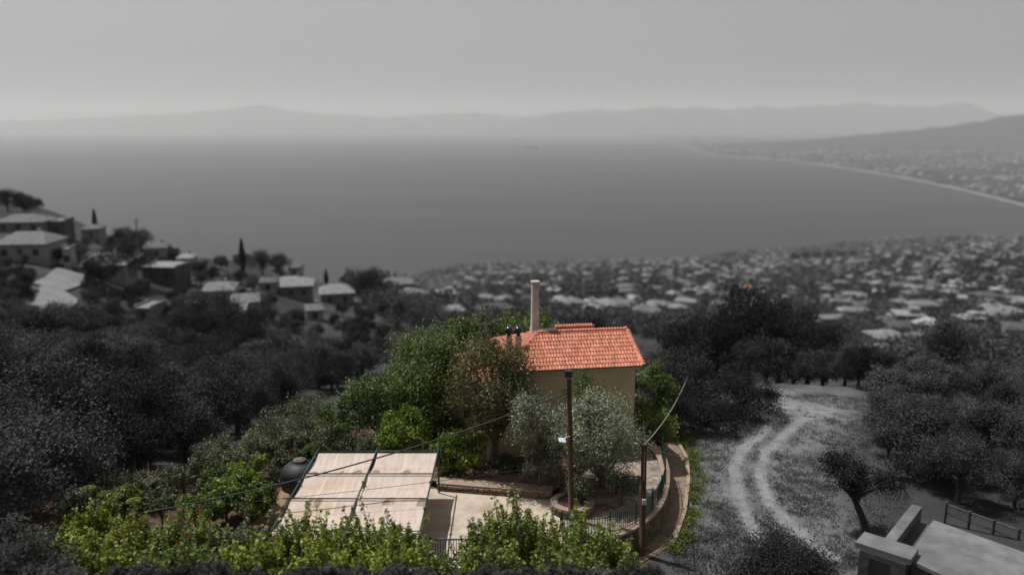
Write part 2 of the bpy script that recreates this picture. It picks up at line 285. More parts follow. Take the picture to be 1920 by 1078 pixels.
RUTS = [[tuple(P(*q, -1)[:2]) for q in l] for l in (
    [(1445, 1078), (1422, 1010), (1390, 950), (1376, 880), (1392, 845), (1425, 815), (1462, 775)],
    [(1560, 1060), (1495, 1000), (1446, 950), (1424, 895), (1434, 850), (1468, 820), (1505, 785)])]
SPREAD = [tuple(P(*q, -1)[:2]) for q in [(1440, 765), (1480, 748), (1540, 752), (1510, 775)]]
GARDEN = [tuple(P(*q, 0)[:2]) for q in [(20, 1010), (200, 905), (430, 800), (560, 730), (780, 640), (1000, 610), (1230, 640), (1300, 800), (1300, 960), (1205, 1030), (1150, 1045), (1000, 1100), (30, 1100)]]
def build_terrain():
    ys = np.concatenate([np.geomspace(6, 26, 34)[:-1], np.arange(26, 66, .2), np.geomspace(66, 3200, 210)]); us = np.concatenate([np.linspace(-1.29, -.72, 40)[:-1], np.linspace(-.72, .72, 400), np.linspace(.72, 1.29, 40)[1:]])
    U, Yg = np.meshgrid(us, ys); X = U * Yg; Z = tz(X, Yg); V = np.stack([X, Yg, Z], -1).reshape(-1, 3)
    nr, nc = U.shape; a = np.arange(nr * nc).reshape(nr, nc); Q = np.stack([a[:-1, :-1], a[:-1, 1:], a[1:, 1:], a[1:, :-1]], -1).reshape(-1, 4); nq = len(Q)
    me = bpy.data.meshes.new('hillside'); me.vertices.add(len(V)); me.vertices.foreach_set('co', V.astype(np.float32).ravel()); me.loops.add(nq * 4); me.loops.foreach_set('vertex_index', Q.astype(np.int32).ravel())
    me.polygons.add(nq); me.polygons.foreach_set('loop_start', np.arange(0, nq * 4, 4, dtype=np.int32)); me.polygons.foreach_set('loop_total', np.full(nq, 4, np.int32)); me.update(calc_edges=True); me.shade_smooth()
    x, y = V[:, 0], V[:, 1]
    rut = np.minimum(seg_dist(x, y, RUTS[0]), seg_dist(x, y, RUTS[1])); tr = np.clip(1.6 - rut / .36, 0, 1) * .85
    sp = seg_dist(x, y, SPREAD); tr = np.maximum(tr, np.clip(1.3 - sp / 2.6, 0, 1) * .7); tr = np.maximum(tr, np.clip(1 - rut / 3.2, 0, 1) * .35); tr[y > 64] = 0
    g = np.where(inside_poly(x, y, GARDEN), 1., 0.); fld = np.clip((x / y - .19) * 12, 0, 1) * np.clip((68 - y) / 6, 0, 1) * np.clip((.50 - x / y) * 10, 0, 1)
    for nm, arr in (('garden', g), ('track', tr), ('field', fld)):
        at = me.attributes.new(nm, 'FLOAT', 'POINT'); at.data.foreach_set('value', arr.astype(np.float32))
    m, N, LK, b = nodes('hillside_earth'); me.materials.append(m)
    def attr(n): q = N.new('ShaderNodeAttribute'); q.attribute_name = n; return q.outputs['Fac']
    def noise(s, d=8): q = N.new('ShaderNodeTexNoise'); q.inputs['Scale'].default_value = s; q.inputs['Detail'].default_value = d; tc = N.new('ShaderNodeTexCoord'); LK.new(tc.outputs['Object'], q.inputs['Vector']); return q.outputs[0]
    def ramp(src, ca, cb, p0=.35, p1=.65): q = N.new('ShaderNodeValToRGB'); q.color_ramp.elements[0].color = c3(ca); q.color_ramp.elements[1].color = c3(cb); q.color_ramp.elements[0].position = p0; q.color_ramp.elements[1].position = p1; LK.new(src, q.inputs[0]); return q.outputs[0]
    def mix(f, A, B): q = N.new('ShaderNodeMix'); q.data_type = 'RGBA'; LK.new(f, q.inputs[0]); LK.new(A, q.inputs[6]); LK.new(B, q.inputs[7]); return q.outputs[2]
    c = mix(ramp(noise(.02), 0, 1), ramp(noise(.35), .018, .05), ramp(noise(.09), .03, .085))
    c = mix(attr('field'), c, ramp(noise(.45), .075, .165)); tn = N.new('ShaderNodeMapRange'); tn.inputs[1].default_value = .35; tn.inputs[2].default_value = .6; tn.inputs[3].default_value = .62; tn.inputs[4].default_value = 1.05; LK.new(noise(1.3), tn.inputs[0])
    tm = N.new('ShaderNodeMath'); tm.operation = 'MULTIPLY'; LK.new(attr('track'), tm.inputs[0]); LK.new(tn.outputs[0], tm.inputs[1])
    c = mix(tm.outputs[0], c, ramp(noise(2.5), .19, .27)); c = mix(attr('garden'), c, ramp(noise(1.4), (.05, .032, .022), (.14, .09, .065)))
    LK.new(c, b.inputs['Base Color']); b.inputs['Roughness'].default_value = .97; b.inputs['Specular IOR Level'].default_value = .1
    bp = N.new('ShaderNodeBump'); bp.inputs['Strength'].default_value = .5; bp.inputs['Distance'].default_value = .1; LK.new(noise(3.), bp.inputs['Height']); LK.new(bp.outputs[0], b.inputs['Normal'])
    tag(ob('hillside', me), 'scrubby hillside falling away to the sea', kind='structure')
build_terrain()

# sea
def sheet(name, pts, z, mat, label=None):
    mb = MB(); mb.add([(p[0], p[1], z if len(p) < 3 else p[2]) for p in pts], [tuple(range(len(pts)))]); return tag(mb.build(name, mat), label, kind='structure')
m, N, LK, b = nodes('sea_water'); M['sea'] = m
b.inputs['Base Color'].default_value = (.034, .034, .034, 1); b.inputs['Roughness'].default_value = .42; b.inputs['IOR'].default_value = 1.33; b.inputs['Specular IOR Level'].default_value = .32
tc = N.new('ShaderNodeTexCoord'); mp = N.new('ShaderNodeMapping'); mp.inputs['Scale'].default_value = (.0006, .0022, .001); mp.inputs['Rotation'].default_value = (0, 0, .25); LK.new(tc.outputs['Object'], mp.inputs['Vector'])
nz_ = N.new('ShaderNodeTexNoise'); nz_.inputs['Scale'].default_value = 1; nz_.inputs['Detail'].default_value = 5; LK.new(mp.outputs[0], nz_.inputs['Vector'])
mr = N.new('ShaderNodeMapRange'); mr.inputs[3].default_value = .36; mr.inputs[4].default_value = .5; LK.new(nz_.outputs[0], mr.inputs[0]); LK.new(mr.outputs[0], b.inputs['Roughness'])
n2 = N.new('ShaderNodeTexNoise'); n2.inputs['Scale'].default_value = .05; n2.inputs['Detail'].default_value = 6; LK.new(tc.outputs['Object'], n2.inputs['Vector'])
bp = N.new('ShaderNodeBump'); bp.inputs['Strength'].default_value = .25; bp.inputs['Distance'].default_value = 2.; LK.new(n2.outputs[0], bp.inputs['Height']); LK.new(bp.outputs[0], b.inputs['Normal'])
SEA = -300.
sheet('sea', [(-44000, -3000), (44000, -3000), (44000, 44000), (-44000, 44000)], SEA, M['sea'], 'calm grey bay reaching the hazy horizon')

# far coast and mountains
def coast_land():
    shore = [P(*q, SEA) for q in [(2100, 440), (1920, 386), (1800, 356), (1700, 335), (1600, 318), (1500, 304), (1420, 297), (1345, 292), (1320, 287), (1262, 266), (1180, 255), (1090, 249.5), (1000, 246.5)]]
    tot = [0]
    for a, b_ in zip(shore[:-1], shore[1:]): tot.append(tot[-1] + (b_ - a).length)
    n = 160; ts = np.linspace(0, 1, n) ** 1.6 * tot[-1]; sx = np.interp(ts, tot, [s.x for s in shore]); sy = np.interp(ts, tot, [s.y for s in shore])
    k = 60; V = []
    for i in range(n):
        ex, ey = sx[i] * 2.2 + 9000, sy[i] * 1.02 + 300
        for j in range(k):
            t = (j / (k - 1)) ** 1.7; x, y = sx[i] + (ex - sx[i]) * t, sy[i] + (ey - sy[i]) * t; dd = x - sx[i]
            z = SEA + 1.5 + min(dd, 30) * .06 + max(0, dd - 400) * .004
            z += 0
            V.append((x, y, z))
    fs = [(i * k + j, i * k + j + 1, (i + 1) * k + j + 1, (i + 1) * k + j) for i in range(n - 1) for j in range(k - 1)]
    mb = MB(); mb.v = V; mb.f = fs
    m, N, LK, b = nodes('coastal_plain'); tc = N.new('ShaderNodeTexCoord')
    def noise(s): q = N.new('ShaderNodeTexNoise'); q.inputs['Scale'].default_value = s; q.inputs['Detail'].default_value = 9; q.inputs['Roughness'].default_value = .65; LK.new(tc.outputs['Object'], q.inputs['Vector']); return q.outputs[0]
    r = N.new('ShaderNodeValToRGB'); r.color_ramp.elements[0].color = c3(.022); r.color_ramp.elements[0].position = .40; r.color_ramp.elements[1].color = c3(.10); r.color_ramp.elements[1].position = .66; LK.new(noise(.0035), r.inputs[0])
    LK.new(r.outputs[0], b.inputs['Base Color']); b.inputs['Roughness'].default_value = 1; b.inputs['Specular IOR Level'].default_value = 0
    tag(mb.build('coastal_plain', m, None, True), 'low coastal plain curving round the bay', kind='structure')
    # pale beach strip
    mb = MB(); w = 16
    for i in range(n): mb.v += [(sx[i] - 6, sy[i] - 14, SEA + .6), (sx[i] + w, sy[i] + w * .4, SEA + 4.2)]
    mb.f = [(2 * i, 2 * i + 1, 2 * i + 3, 2 * i + 2) for i in range(n - 1)]; tag(mb.build('beach', surf('pale_sand', .20, .27, .01, .95)), 'pale beach along the curving shore', kind='structure')
    # far town on the plain, too fine to tell apart
    bl = MB(); c = 0
    for _ in range(5200):
        i = rng.uniform(0, .93) ** .8; t = i * tot[-1] * .55; x0, y0 = np.interp(t, tot, [s.x for s in shore]), np.interp(t, tot, [s.y for s in shore])
        dd = 50 + abs(rng.normal()) * (700 + y0 * .16); x, y = x0 + dd, y0 + dd * .1
        if nz2(np.array(x), np.array(y), .0042, 1.4) < -.1 and rng.random() < .9: continue
        if dd > 2600 + y0 * .3: continue
        h = rng.uniform(6, 15); s = rng.uniform(10, 26); bl.box((x, y, SEA + 1.5 + max(0, dd - 400) * .004 + h / 2), (s, s * rng.uniform(.6, 1.3), h + 4), rng.uniform(0, 1.5))
    tag(bl.build('far_town', surf('far_pale_walls', .34, .5, .004, .9)), 'specks of a pale town spread along the far shore', 'town', kind='stuff')
coast_land()
def mountain(name, prof, Y, depth, label, rough=1.):
    xs = np.linspace(prof[0][0], prof[-1][0], 260); ysp = np.interp(xs, [p[0] for p in prof], [p[1] for p in prof]); k = 14; V = []
    for i, (px, py) in enumerate(zip(xs, ysp)):
        top = PY(px, py, Y); x = top.x; hz = top.z - SEA
        hz += rough * 14 * (math.sin(i * .9) + .6 * math.sin(i * 2.1 + 1) + .4 * math.sin(i * 4.3))
        for j in range(k):
            t = j / (k - 1); s = t * 2 - 1; fall = max(0, 1 - abs(s)) ** .9
            V.append((x, Y + s * depth, SEA - 3 + (hz + 3) * fall * (1 + .035 * math.sin(i * .35 + j * .8) * (abs(s) > .05))))
    fs = [(i * k + j, (i + 1) * k + j, (i + 1) * k + j + 1, i * k + j + 1) for i in range(259) for j in range(k - 1)]
    mb = MB(); mb.v = V; mb.f = fs; tag(mb.build(name, surf(name, .035, .06, .0006, 1, spec=0), None, True), label, kind='structure')
mountain('mountains', [(-700, 226), (-200, 229), (0, 227), (120, 223), (260, 215), (380, 208), (425, 205), (462, 193), (492, 193), (532, 205), (580, 209), (640, 215), (720, 218), (790, 215), (850, 210), (890, 209), (940, 216), (1000, 216), (1060, 208), (1120, 204), (1180, 206)], 31000, 2200, 'hazy mountain with a rounded peak beyond the bay')
mountain('mountain_range', [(880, 248), (930, 240), (980, 228), (1040, 213), (1100, 204), (1150, 205), (1220, 200), (1300, 199), (1380, 202), (1430, 197), (1500, 200), (1560, 193), (1620, 191), (1680, 197), (1740, 197), (1790, 191), (1815, 192), (1845, 204), (1880, 213), (1960, 219), (2300, 226)], 28000, 2200, 'long hazy mountain range above the coastal plain')
mountain('hill', [(1330, 275), (1430, 271), (1540, 262), (1640, 251), (1720, 243), (1790, 235), (1840, 227), (1880, 219), (1920, 211), (1990, 203), (2100, 190), (2300, 180)], 11500, 2200, 'dark hill rising behind the coastal town', .5)

# ------------------------------------------------------------------ house
HX, HY, HR = 7.71, 45.0, R(8.8)
house = thing('house', 'two-storey beige house with terracotta tiled roof among garden trees', 'house', (HX, HY, 0), HR)
def hloc(x, y):  # world -> house local
    dx, dy = x - HX, y - HY; return dx * cos(HR) + dy * sin(HR), -dx * sin(HR) + dy * cos(HR)
ZE, ZR, XL, XRG, YR, YB = 5.2, 6.5, -8.1, -5.7, 3.5, 7.0
mb = MB(); mb.box((-4.05, 3.5, 2.55), (7.3, 6.2, 5.26)); mb.build('wall', M['render'], house)
mb = MB(); mb.box((-4.05, 3.5, 5.05), (7.75, 6.65, .16)); mb.build('cornice', M['render'], house)
mb = MB(); mb.box((-9.3, 3.9, 1.9), (2.9, 4.0, 4.4)); o = mb.build('annex_wall', M['pinkstone'], house); o['label'] = 'pinkish stone-faced wing of the house'
mb = MB(); mb.box((-8.4, -.9, .9), (3.0, .25, 2.4)); mb.build('porch_wall', M['render'], house)
# roof body (deck under the tiles)
e = .035
vs = [(XL, 0, ZE - .05), (0, 0, ZE - .05), (0, YB, ZE - .05), (XL, YB, ZE - .05), (XRG, YR, ZR - e), (-.02, YR, ZR - e), (XL, 0, ZE), (0, 0, ZE), (0, YB, ZE), (XL, YB, ZE)]
mb = MB(); mb.add(vs, [(3, 2, 1, 0), (0, 1, 7, 6), (1, 2, 8, 7), (2, 3, 9, 8), (3, 0, 6, 9), (6, 7, 5, 4), (8, 9, 4, 5), (7, 8, 5), (9, 6, 4)]); roof = mb.build('roof', M['deck'], house)
TW, TL = .186, .395
def tile_mesh():
    n = 7; ln = TL + .05; V = []
    for (yy, zo, w) in ((ln, -.005, .82), (0, .035, .93)):
        for i in range(n):
            a = math.pi * i / (n - 1); V.append((-cos(a) * TW * .5 * w, yy, .058 * sin(a) + zo + .004))
    for i in range(n): V.append((V[n + i][0] * .9, V[n + i][1] + .004, V[n + i][2] - .03))
    f = [(n + i, n + i + 1, i + 1, i) for i in range(n - 1)] + [(2 * n + i, 2 * n + i + 1, n + i + 1, n + i) for i in range(n - 1)]
    mb = MB(); mb.add(V, f); return mb.mesh('tile', M['tile'], False)
TM = tile_mesh()
pf = math.atan2(ZR - ZE, YR); rest = MB(); tiles = []
tv = [v.co.copy() for v in TM.vertices]; tf = [tuple(p.vertices) for p in TM.polygons]
for r in range(14):
    s = -.06 + r * TL
    for c in range(44):
        x = -.06 - c * TW - TW / 2 - (r % 2) * .03
        lim = XL + (s + .2) / (YR / cos(pf)) * (XRG - XL)
        if x < lim or s > 3.5: continue
        mt = Matrix.Translation((x, s * cos(pf), ZE + s * sin(pf))) @ Matrix.Rotation(pf + random.uniform(-.02, .02), 4, 'X') @ Matrix.Rotation(random.uniform(-.035, .035), 4, 'Z')
        tiles.append((c, mt))
tiles.sort(key=lambda q: q[0])
for i, (c, mt) in enumerate(tiles):
    if i < 300: o = ob('tile', TM, roof); o.matrix_local = mt
    else: rest.add([mt @ v for v in tv], tf)
ph = math.atan2(ZR - ZE, XRG - XL); lh = (XRG - XL) / cos(ph)
for r in range(10):      # hip face on the other end
    s = -.05 + r * TL
    if s > lh - .1: break
    y0 = YR * (s + .15) / lh
    y = y0
    while y < YB - y0:
        mt = Matrix.Translation((XL + s * cos(ph), y + TW / 2, ZE + s * sin(ph))) @ Matrix.Rotation(-math.pi / 2, 4, 'Z') @ Matrix.Rotation(ph, 4, 'X'); rest.add([mt @ v for v in tv], tf); y += TW
pb = math.atan2(ZR - ZE, YB - YR)
for r in range(13):
    s = -.06 + r * TL
    for c in range(44):
        x = -.09 - c * TW - TW / 2; lim = XL + (s + .2) / 3.73 * (XRG - XL)
        if x < lim or s > 3.5: continue
        mt = Matrix.Translation((x, YB - s * cos(pb), ZE + s * sin(pb))) @ Matrix.Rotation(math.pi, 4, 'Z') @ Matrix.Rotation(pb, 4, 'X'); rest.add([mt @ v for v in tv], tf)
tag(rest.build('tile_field', M['tile'], roof), kind='stuff')
def ridge_mesh():
    n = 7; V = []
    for (x, r_) in ((0, .105), (.40, .088)):
        V += [(x, r_ * cos(math.pi * i / (n - 1)) * 1.05, r_ * sin(math.pi * i / (n - 1)) - .01) for i in range(n)]
    mb = MB(); mb.add(V, [(i, i + 1, n + i + 1, n + i) for i in range(n - 1)] + [tuple(range(n))]); return mb.mesh('ridge_tile', M['tile'], True)
RM = ridge_mesh()
def ridge_run(a, b_, step=.36, par=None):
    a, b_ = Vector(a), Vector(b_); d = b_ - a; n = int(d.length / step); q = d.normalized().to_track_quat('X', 'Z')
    for i in range(n):
        p = a + d * (i / n) + Vector((0, 0, random.uniform(-.008, .008))); o = ob('ridge_tile', RM, par or roof, p); o.rotation_mode = 'QUATERNION'; o.rotation_quaternion = q
ridge_run((-.05, YR, ZR + .02), (XRG, YR, ZR + .02)); ridge_run((XRG, YR, ZR + .03), (XL, -.02, ZE + .04)); ridge_run((XRG, YR, ZR + .03), (XL, YB, ZE + .04))
ridge_run((-.06, -.05, ZE + .045), (-.06, YR, ZR + .045), .27); ridge_run((-.06, YB, ZE + .045), (-.06, YR, ZR + .045), .27)
# verge tiles on the gable edge, seen edge on
vg = MB()
for i in range(13): vg.box((.05, .14 + i * .262, ZE + .10 + (.14 + i * .262) / YR * (ZR - ZE) - .03), (.10, .27, .05), 0)
vg.build('verge', M['tile'], roof)
# rear wing and annex roofs
def gable_roof(name, x0, x1, y0, y1, ze, zr, par):
    ym = (y0 + y1) / 2; mb = MB(); mb.add([(x0, y0, ze), (x1, y0, ze), (x1, y1, ze), (x0, y1, ze), (x0, ym, zr), (x1, ym, zr)], [(3, 2, 1, 0), (0, 1, 5, 4), (2, 3, 4, 5), (1, 2, 5), (3, 0, 4)])
    r = mb.build(name, M['deck'], par); tl = MB(); sl_ = math.hypot(ym - y0, zr - ze); pt = math.atan2(zr - ze, ym - y0)
    for side in (0, 1):
        s = -.05
        while s < sl_ - .1:
            x = x0
            while x < x1 - .1:
                if side == 0: mt = Matrix.Translation((x + TW / 2, y0 + s * cos(pt), ze + s * sin(pt))) @ Matrix.Rotation(pt, 4, 'X')
                else: mt = Matrix.Translation((x + TW / 2, y1 - s * cos(pt), ze + s * sin(pt))) @ Matrix.Rotation(math.pi, 4, 'Z') @ Matrix.Rotation(pt, 4, 'X')
                tl.add([mt @ v for v in tv], tf); x += TW
            s += TL
    tag(tl.build('tile_field', M['tile'], r), kind='stuff'); ridge_run((x1, ym, zr + .03), (x0, ym, zr + .03), par=r); return r
lx, ly = hloc(*PY(1078, 612, 52.3)[:2]); gable_roof('rear_roof', lx - 1.35, lx + 1.3, ly - 1.9, ly + 1.9, 4.9, 5.66, house)
mb = MB(); mb.box((lx, ly, 2.4), (2.2, 3.3, 4.6)); mb.build('rear_wall', M['render'], house)
gable_roof('annex_roof', -11.0, -8.15, 1.6, 6.2, 4.15, 5.1, house)
sp_ = PY(1022, 621, 50.6); sx_, sy_ = hloc(sp_.x, sp_.y); mb = MB(); mb.box((sx_, sy_, 5.85), (1.5, .9, .06)); o = mb.build('solar_panel', M['glass'], house); o['label'] = 'dark solar panel behind the ridge'
# small chimneys with black balls
for k, (px, Y) in enumerate(((954, 46.1), (971.5, 46.2))):
    w = PY(px, 640, Y); x, y = hloc(w.x, w.y); zt = PY(px, 629, Y).z; mb = MB(); mb.box((x, y, (zt + 5.0) / 2), (.34, .34, zt - 5.0)); ch = mb.build('chimney', M['render'], house)
    mb = MB(); mb.lathe([(.0, -.02), (.10, -.02), (.10, .10), (.17, .12), (.235, .20), (.26, .32), (.235, .43), (.15, .52), (.06, .56), (0, .57)], 18, (x, y, zt)); mb.build('chimney_cowl', M['blackmetal'], ch, True)
# tall white stack
w = PY(1003, 600, 48.4); x, y = hloc(w.x, w.y); zt = PY(1003, 530, 48.4).z
mb = MB(); mb.box((x, y, 6.35), (.62, .62, .7), 0, (.78, .78)); mb.box((x, y, (6.7 + zt) / 2), (.46, .46, zt - 6.7), 0, (.86, .86)); st = mb.build('tall_chimney', M['white'], house); st['label'] = 'tall slim white chimney stack'
mb = MB(); mb.box((x, y, zt + .05), (.5, .5, .1)); mb.build('stack_cap', M['white'], st)
# openings
dw = PY(912, 850, 43.4); dx_, dy_ = hloc(dw.x, dw.y)
mb = MB(); mb.box((dx_, -1.05, .55), (.10, .05, 1.2)); mb.build('door_edge', M['whitemetal'], house)
for xx in (-10.2, -9.3):
    mb = MB(); mb.box((xx, 1.88, 2.4), (.55, .06, 1.1)); wn = mb.build('window', M['white'], house); mb = MB(); mb.box((xx, 1.84, 2.4), (.43, .05, .95)); mb.build('pane', M['glass'], wn)

# ------------------------------------------------------------------ courtyard, beds, patio
sheet('courtyard', [(-11.4, 31.3), (2.35, 32.3), (2.35, 38.6), (-3.9, 39.75), (-11.4, 39.75)], .012, M['concrete'], 'sunlit pinkish concrete courtyard')
sheet('patio', [(2.5, 32.4), (2.5, 34.7), *[(x - .05, y + .1) for x, y in FENCE[1:]], (4.4, 47.3), (2.5, 44)], .006, M['patio'], 'pale stone patio inside the railing')
def stone_mesh(i):
    q = np.random.default_rng(i + 50); V = []
    for (y, s) in ((.5, 1.), (-.25, 1.), (-.5, .72)):
        for a, b_ in ((-1, -1), (1, -1), (1, 1), (-1, 1)): V.append((a * .5 * s + q.uniform(-.07, .07), y + q.uniform(-.08, .08), b_ * .5 * s + q.uniform(-.08, .08)))
    mb = MB(); mb.add(V, [(0, 1, 5, 4), (1, 2, 6, 5), (2, 3, 7, 6), (3, 0, 4, 7), (4, 5, 9, 8), (5, 6, 10, 9), (6, 7, 11, 10), (7, 4, 8, 11), (8, 9, 10, 11)]); return mb.mesh('stone', M['stone'])
STN = [stone_mesh(i) for i in range(7)]
def resample(line, step):
    line = [Vector((p[0], p[1], 0)) for p in line]; out = [line[0]]; acc = 0
    d = [0]
    for a, b_ in zip(line[:-1], line[1:]): d.append(d[-1] + (b_ - a).length)
    n = max(1, int(d[-1] / step)); ts = np.linspace(0, d[-1], n + 1); X = np.interp(ts, d, [p.x for p in line]); Y = np.interp(ts, d, [p.y for p in line]); return [Vector((a, b_, 0)) for a, b_ in zip(X, Y)]
def wall_strip(line, half, z0, z1):
    pts = resample(line, .25); mb = MB(); n = len(pts)
    for i, p in enumerate(pts):
        d = (pts[min(i + 1, n - 1)] - pts[max(i - 1, 0)]).normalized(); nn = Vector((d.y, -d.x, 0)); a, b_ = p + nn * half, p - nn * half
        mb.v += [(a.x, a.y, z0), (a.x, a.y, z1), (b_.x, b_.y, z1), (b_.x, b_.y, z0)]
    for i in range(n - 1):
        k = 4 * i; mb.f += [(k, k + 1, k + 5, k + 4), (k + 1, k + 2, k + 6, k + 5), (k + 2, k + 3, k + 7, k + 6)]
    mb.f += [(0, 3, 2, 1), (4 * n - 4, 4 * n - 3, 4 * n - 2, 4 * n - 1)]; return mb
def lay_stones(par, line, half, z0, z1, rows, wlen, out=1):
    hh = (z1 - z0) / rows
    for r in range(rows):
        pts = resample(line, .05); i = random.randint(0, 3)
        while i < len(pts) - 3:
            k = max(3, int(wlen * random.uniform(.6, 1.5) / .05)); j = min(len(pts) - 1, i + k); a, b_ = pts[i], pts[j]; d = (b_ - a); ln = d.length
            if ln < .08: break
            d.normalize(); nn = Vector((d.y, -d.x, 0)) * out; p = (a + b_) / 2 + nn * (half + .015)
            o = ob('stone', STN[random.randrange(7)], par, (p.x, p.y, z0 + hh * (r + .5) + random.uniform(-.02, .02)), (random.uniform(-.05, .05), random.uniform(-.06, .06), math.atan2(nn.y, nn.x) + math.pi / 2), (ln * .93, .16, hh * random.uniform(.84, 1.0))); i = j
rw = thing('retaining_wall', 'curved brown stone retaining wall with coping below the green railing', 'wall')
CURVE = FENCE
wall_strip(CURVE, .16, -1.3, .16).build('wall_core', M['mortar'], rw); wall_strip(CURVE, .26, .165, .29).build('coping', M['coping'], rw)
lay_stones(rw, CURVE[:11], .16, -1.15, .13, 5, .34)
# low wall of the planting bed
LOW = [(-3.95, 39.72), (-1, 39.2), (2.1, 38.62)]
lw = thing('low_stone_wall', 'low stone wall with pale coping between courtyard and planting bed', 'wall')
wall_strip(LOW, .14, -.05, .32).build('wall_core', M['mortar'], lw); lay_stones(lw, LOW, .14, 0, .32, 2, .3)
wall_strip([(x, y + .25) for x, y in LOW], .38, .325, .40).build('coping', M['coping'], lw)
bed = MB(); bed.add([(-4.0, 40.0, .30), (2.2, 38.9, .30), (4.3, 42.5, .36), (4.3, 46, .5), (-5.5, 46, .5), (-5.5, 41, .3)], [(0, 1, 2, 3, 4, 5)]); tag(bed.build('planting_bed', surf('bed_earth', (.10, .065, .045), (.22, .145, .10), 2.2, .95, .4)), 'shaded earth bed under the trees', kind='structure')
# ring planter round the pole foot and olive
pl = thing('ring_planter', 'round stone planter at the foot of the tall wooden pole', 'planter', (3.05, 37.4, 0))
ring = [(cos(a) * .95, sin(a) * .95) for a in np.linspace(0, 2 * math.pi, 25)]
wall_strip(ring, .12, 0, .40).build('planter_core', M['mortar'], pl); lay_stones(pl, ring, .12, 0, .4, 2, .28); wall_strip(ring, .17, .405, .47).build('coping', M['coping'], pl)
mb = MB(); mb.lathe([(.9, .36), (0, .38)], 18); mb.build('soil', surf('planter_soil', (.06, .04, .028), (.12, .08, .055), 6, .95, .3), pl)
# clay step
cl = thing('clay_step', 'red clay step block in the sun under the silver olive', 'step', P(1131, 912, .5)); mb = MB(); mb.box((0, 0, -.2), (1.25, 1.1, .62), .1); mb.build('block', M['clay'], cl); mb = MB(); mb.box((.05, -.75, -.33), (1.5, .45, .34), .1); mb.build('lower_step', M['coping'], cl)
cb = P(1185, 893, .3); bx = thing('stone_bench', 'pale stone bench slab beside the thin pole', 'bench', (cb.x, cb.y, 0)); mb = MB(); mb.box((0, 0, .42), (1.1, .55, .10)); mb.build('seat', M['coping'], bx)
for s in (-.4, .4): mb = MB(); mb.box((s, 0, .185), (.18, .45, .36)); mb.build('leg', M['stone'], bx)
# alley
al = [P(*q, -1) for q in [(1105, 1058), (1203, 1056), (1262, 1020), (1284, 960), (1291, 900), (1288, 860), (1270, 828), (1262, 815)]]; inner = [(2.6, 34.2), (4.8, 34.0), (6.3, 35.2), (7.5, 37.2), (8.4, 39.8), (8.75, 41.4), (8.95, 43.5), (8.7, 46.5)]
mb = MB(); A = resample([(v.x, v.y) for v in al], .01); nA = 40; B = resample(inner, .01)
for i in range(nA + 1):
    a = A[int(i / nA * (len(A) - 1))]; b_ = B[int(i / nA * (len(B) - 1))]; mb.v += [(a.x, a.y, gz(a.x, a.y) + .05), (b_.x, b_.y, gz(b_.x, b_.y) + .05)]
mb.v = [(x, y, max(-1.02, min(z, -.96))) for x, y, z in mb.v]
mb.f = [(2 * i, 2 * i + 2, 2 * i + 3, 2 * i + 1) for i in range(nA)]; tag(mb.build('alley', M['alley']), 'brown cement footpath round the retaining wall', kind='structure')
wall_strip([(v.x, v.y) for v in al[2:]], .10, -1.15, -.90).build('kerb', M['coping'])
tag(bpy.data.objects['kerb'], 'low cement kerb along the footpath', kind='structure')

# railing
rl = thing('iron_railing', 'dark green iron railing curving along the stone retaining wall', 'railing')
fp = resample(FENCE[:12], .01); nF = len(fp); step = 13
PK = MB().tube([(0, 0, .29), (0, 0, 1.26)], .017, 5).tube([(0, 0, 1.25), (0, 0, 1.34)], [.02, .002], 5).mesh('picket', M['greenpaint'])
PO = MB().box((0, 0, .86), (.06, .06, 1.18)).box((0, 0, 1.47), (.085, .085, .03)).mesh('post', M['greenpaint'])
for k, i in enumerate(range(0, nF, step)):
    if k % 13 == 4: ob('post', PO, rl, fp[i])
    else: ob('picket', PK, rl, fp[i])
for zz in (.42, 1.16): MB().tube([p + Vector((0, 0, zz)) for p in fp[::8]], .019, 5).build('rail', M['greenpaint'], rl)
pnl = thing('mesh_fence', 'green mesh fence panels where the railing meets the lane', 'fence')
q0, q1 = Vector((8.3, 45.3, 0)), Vector((7.6, 49.5, 0))
for i in range(5):
    p = q0.lerp(q1, i / 4); ob('post', PO, pnl, p)
for zz in (.45, .75, 1.1): MB().tube([q0 + Vector((0, 0, zz)), q1 + Vector((0, 0, zz))], .014, 5).build('rail', M['greenpaint'], pnl)
p = q0.lerp(q1, .12); MB().box((p.x, p.y, .78), (.02, .75, .5), .16).build('panel', surf('faded_red_board', (.20, .07, .06), (.26, .10, .08), 4, .8), pnl)
# gate in front
gt = thing('yard_gate', 'grey metal yard gate with upright bars beside the shade canopy', 'gate', (-3.55, 32.45, 0))
for zz in (.12, 1.1): MB().box((1.5, 0, zz), (3.0, .05, .06)).build('rail', M['slate'], gt)
BR = MB().box((0, 0, .6), (.03, .03, .98)).mesh('bar', M['slate'])
for i in range(26): ob('bar', BR, gt, (.06 + i * .115, 0, 0))
for s in (-.04, 3.04): MB().box((s, 0, .62), (.09, .09, 1.24)).build('post', M['slate'], gt)

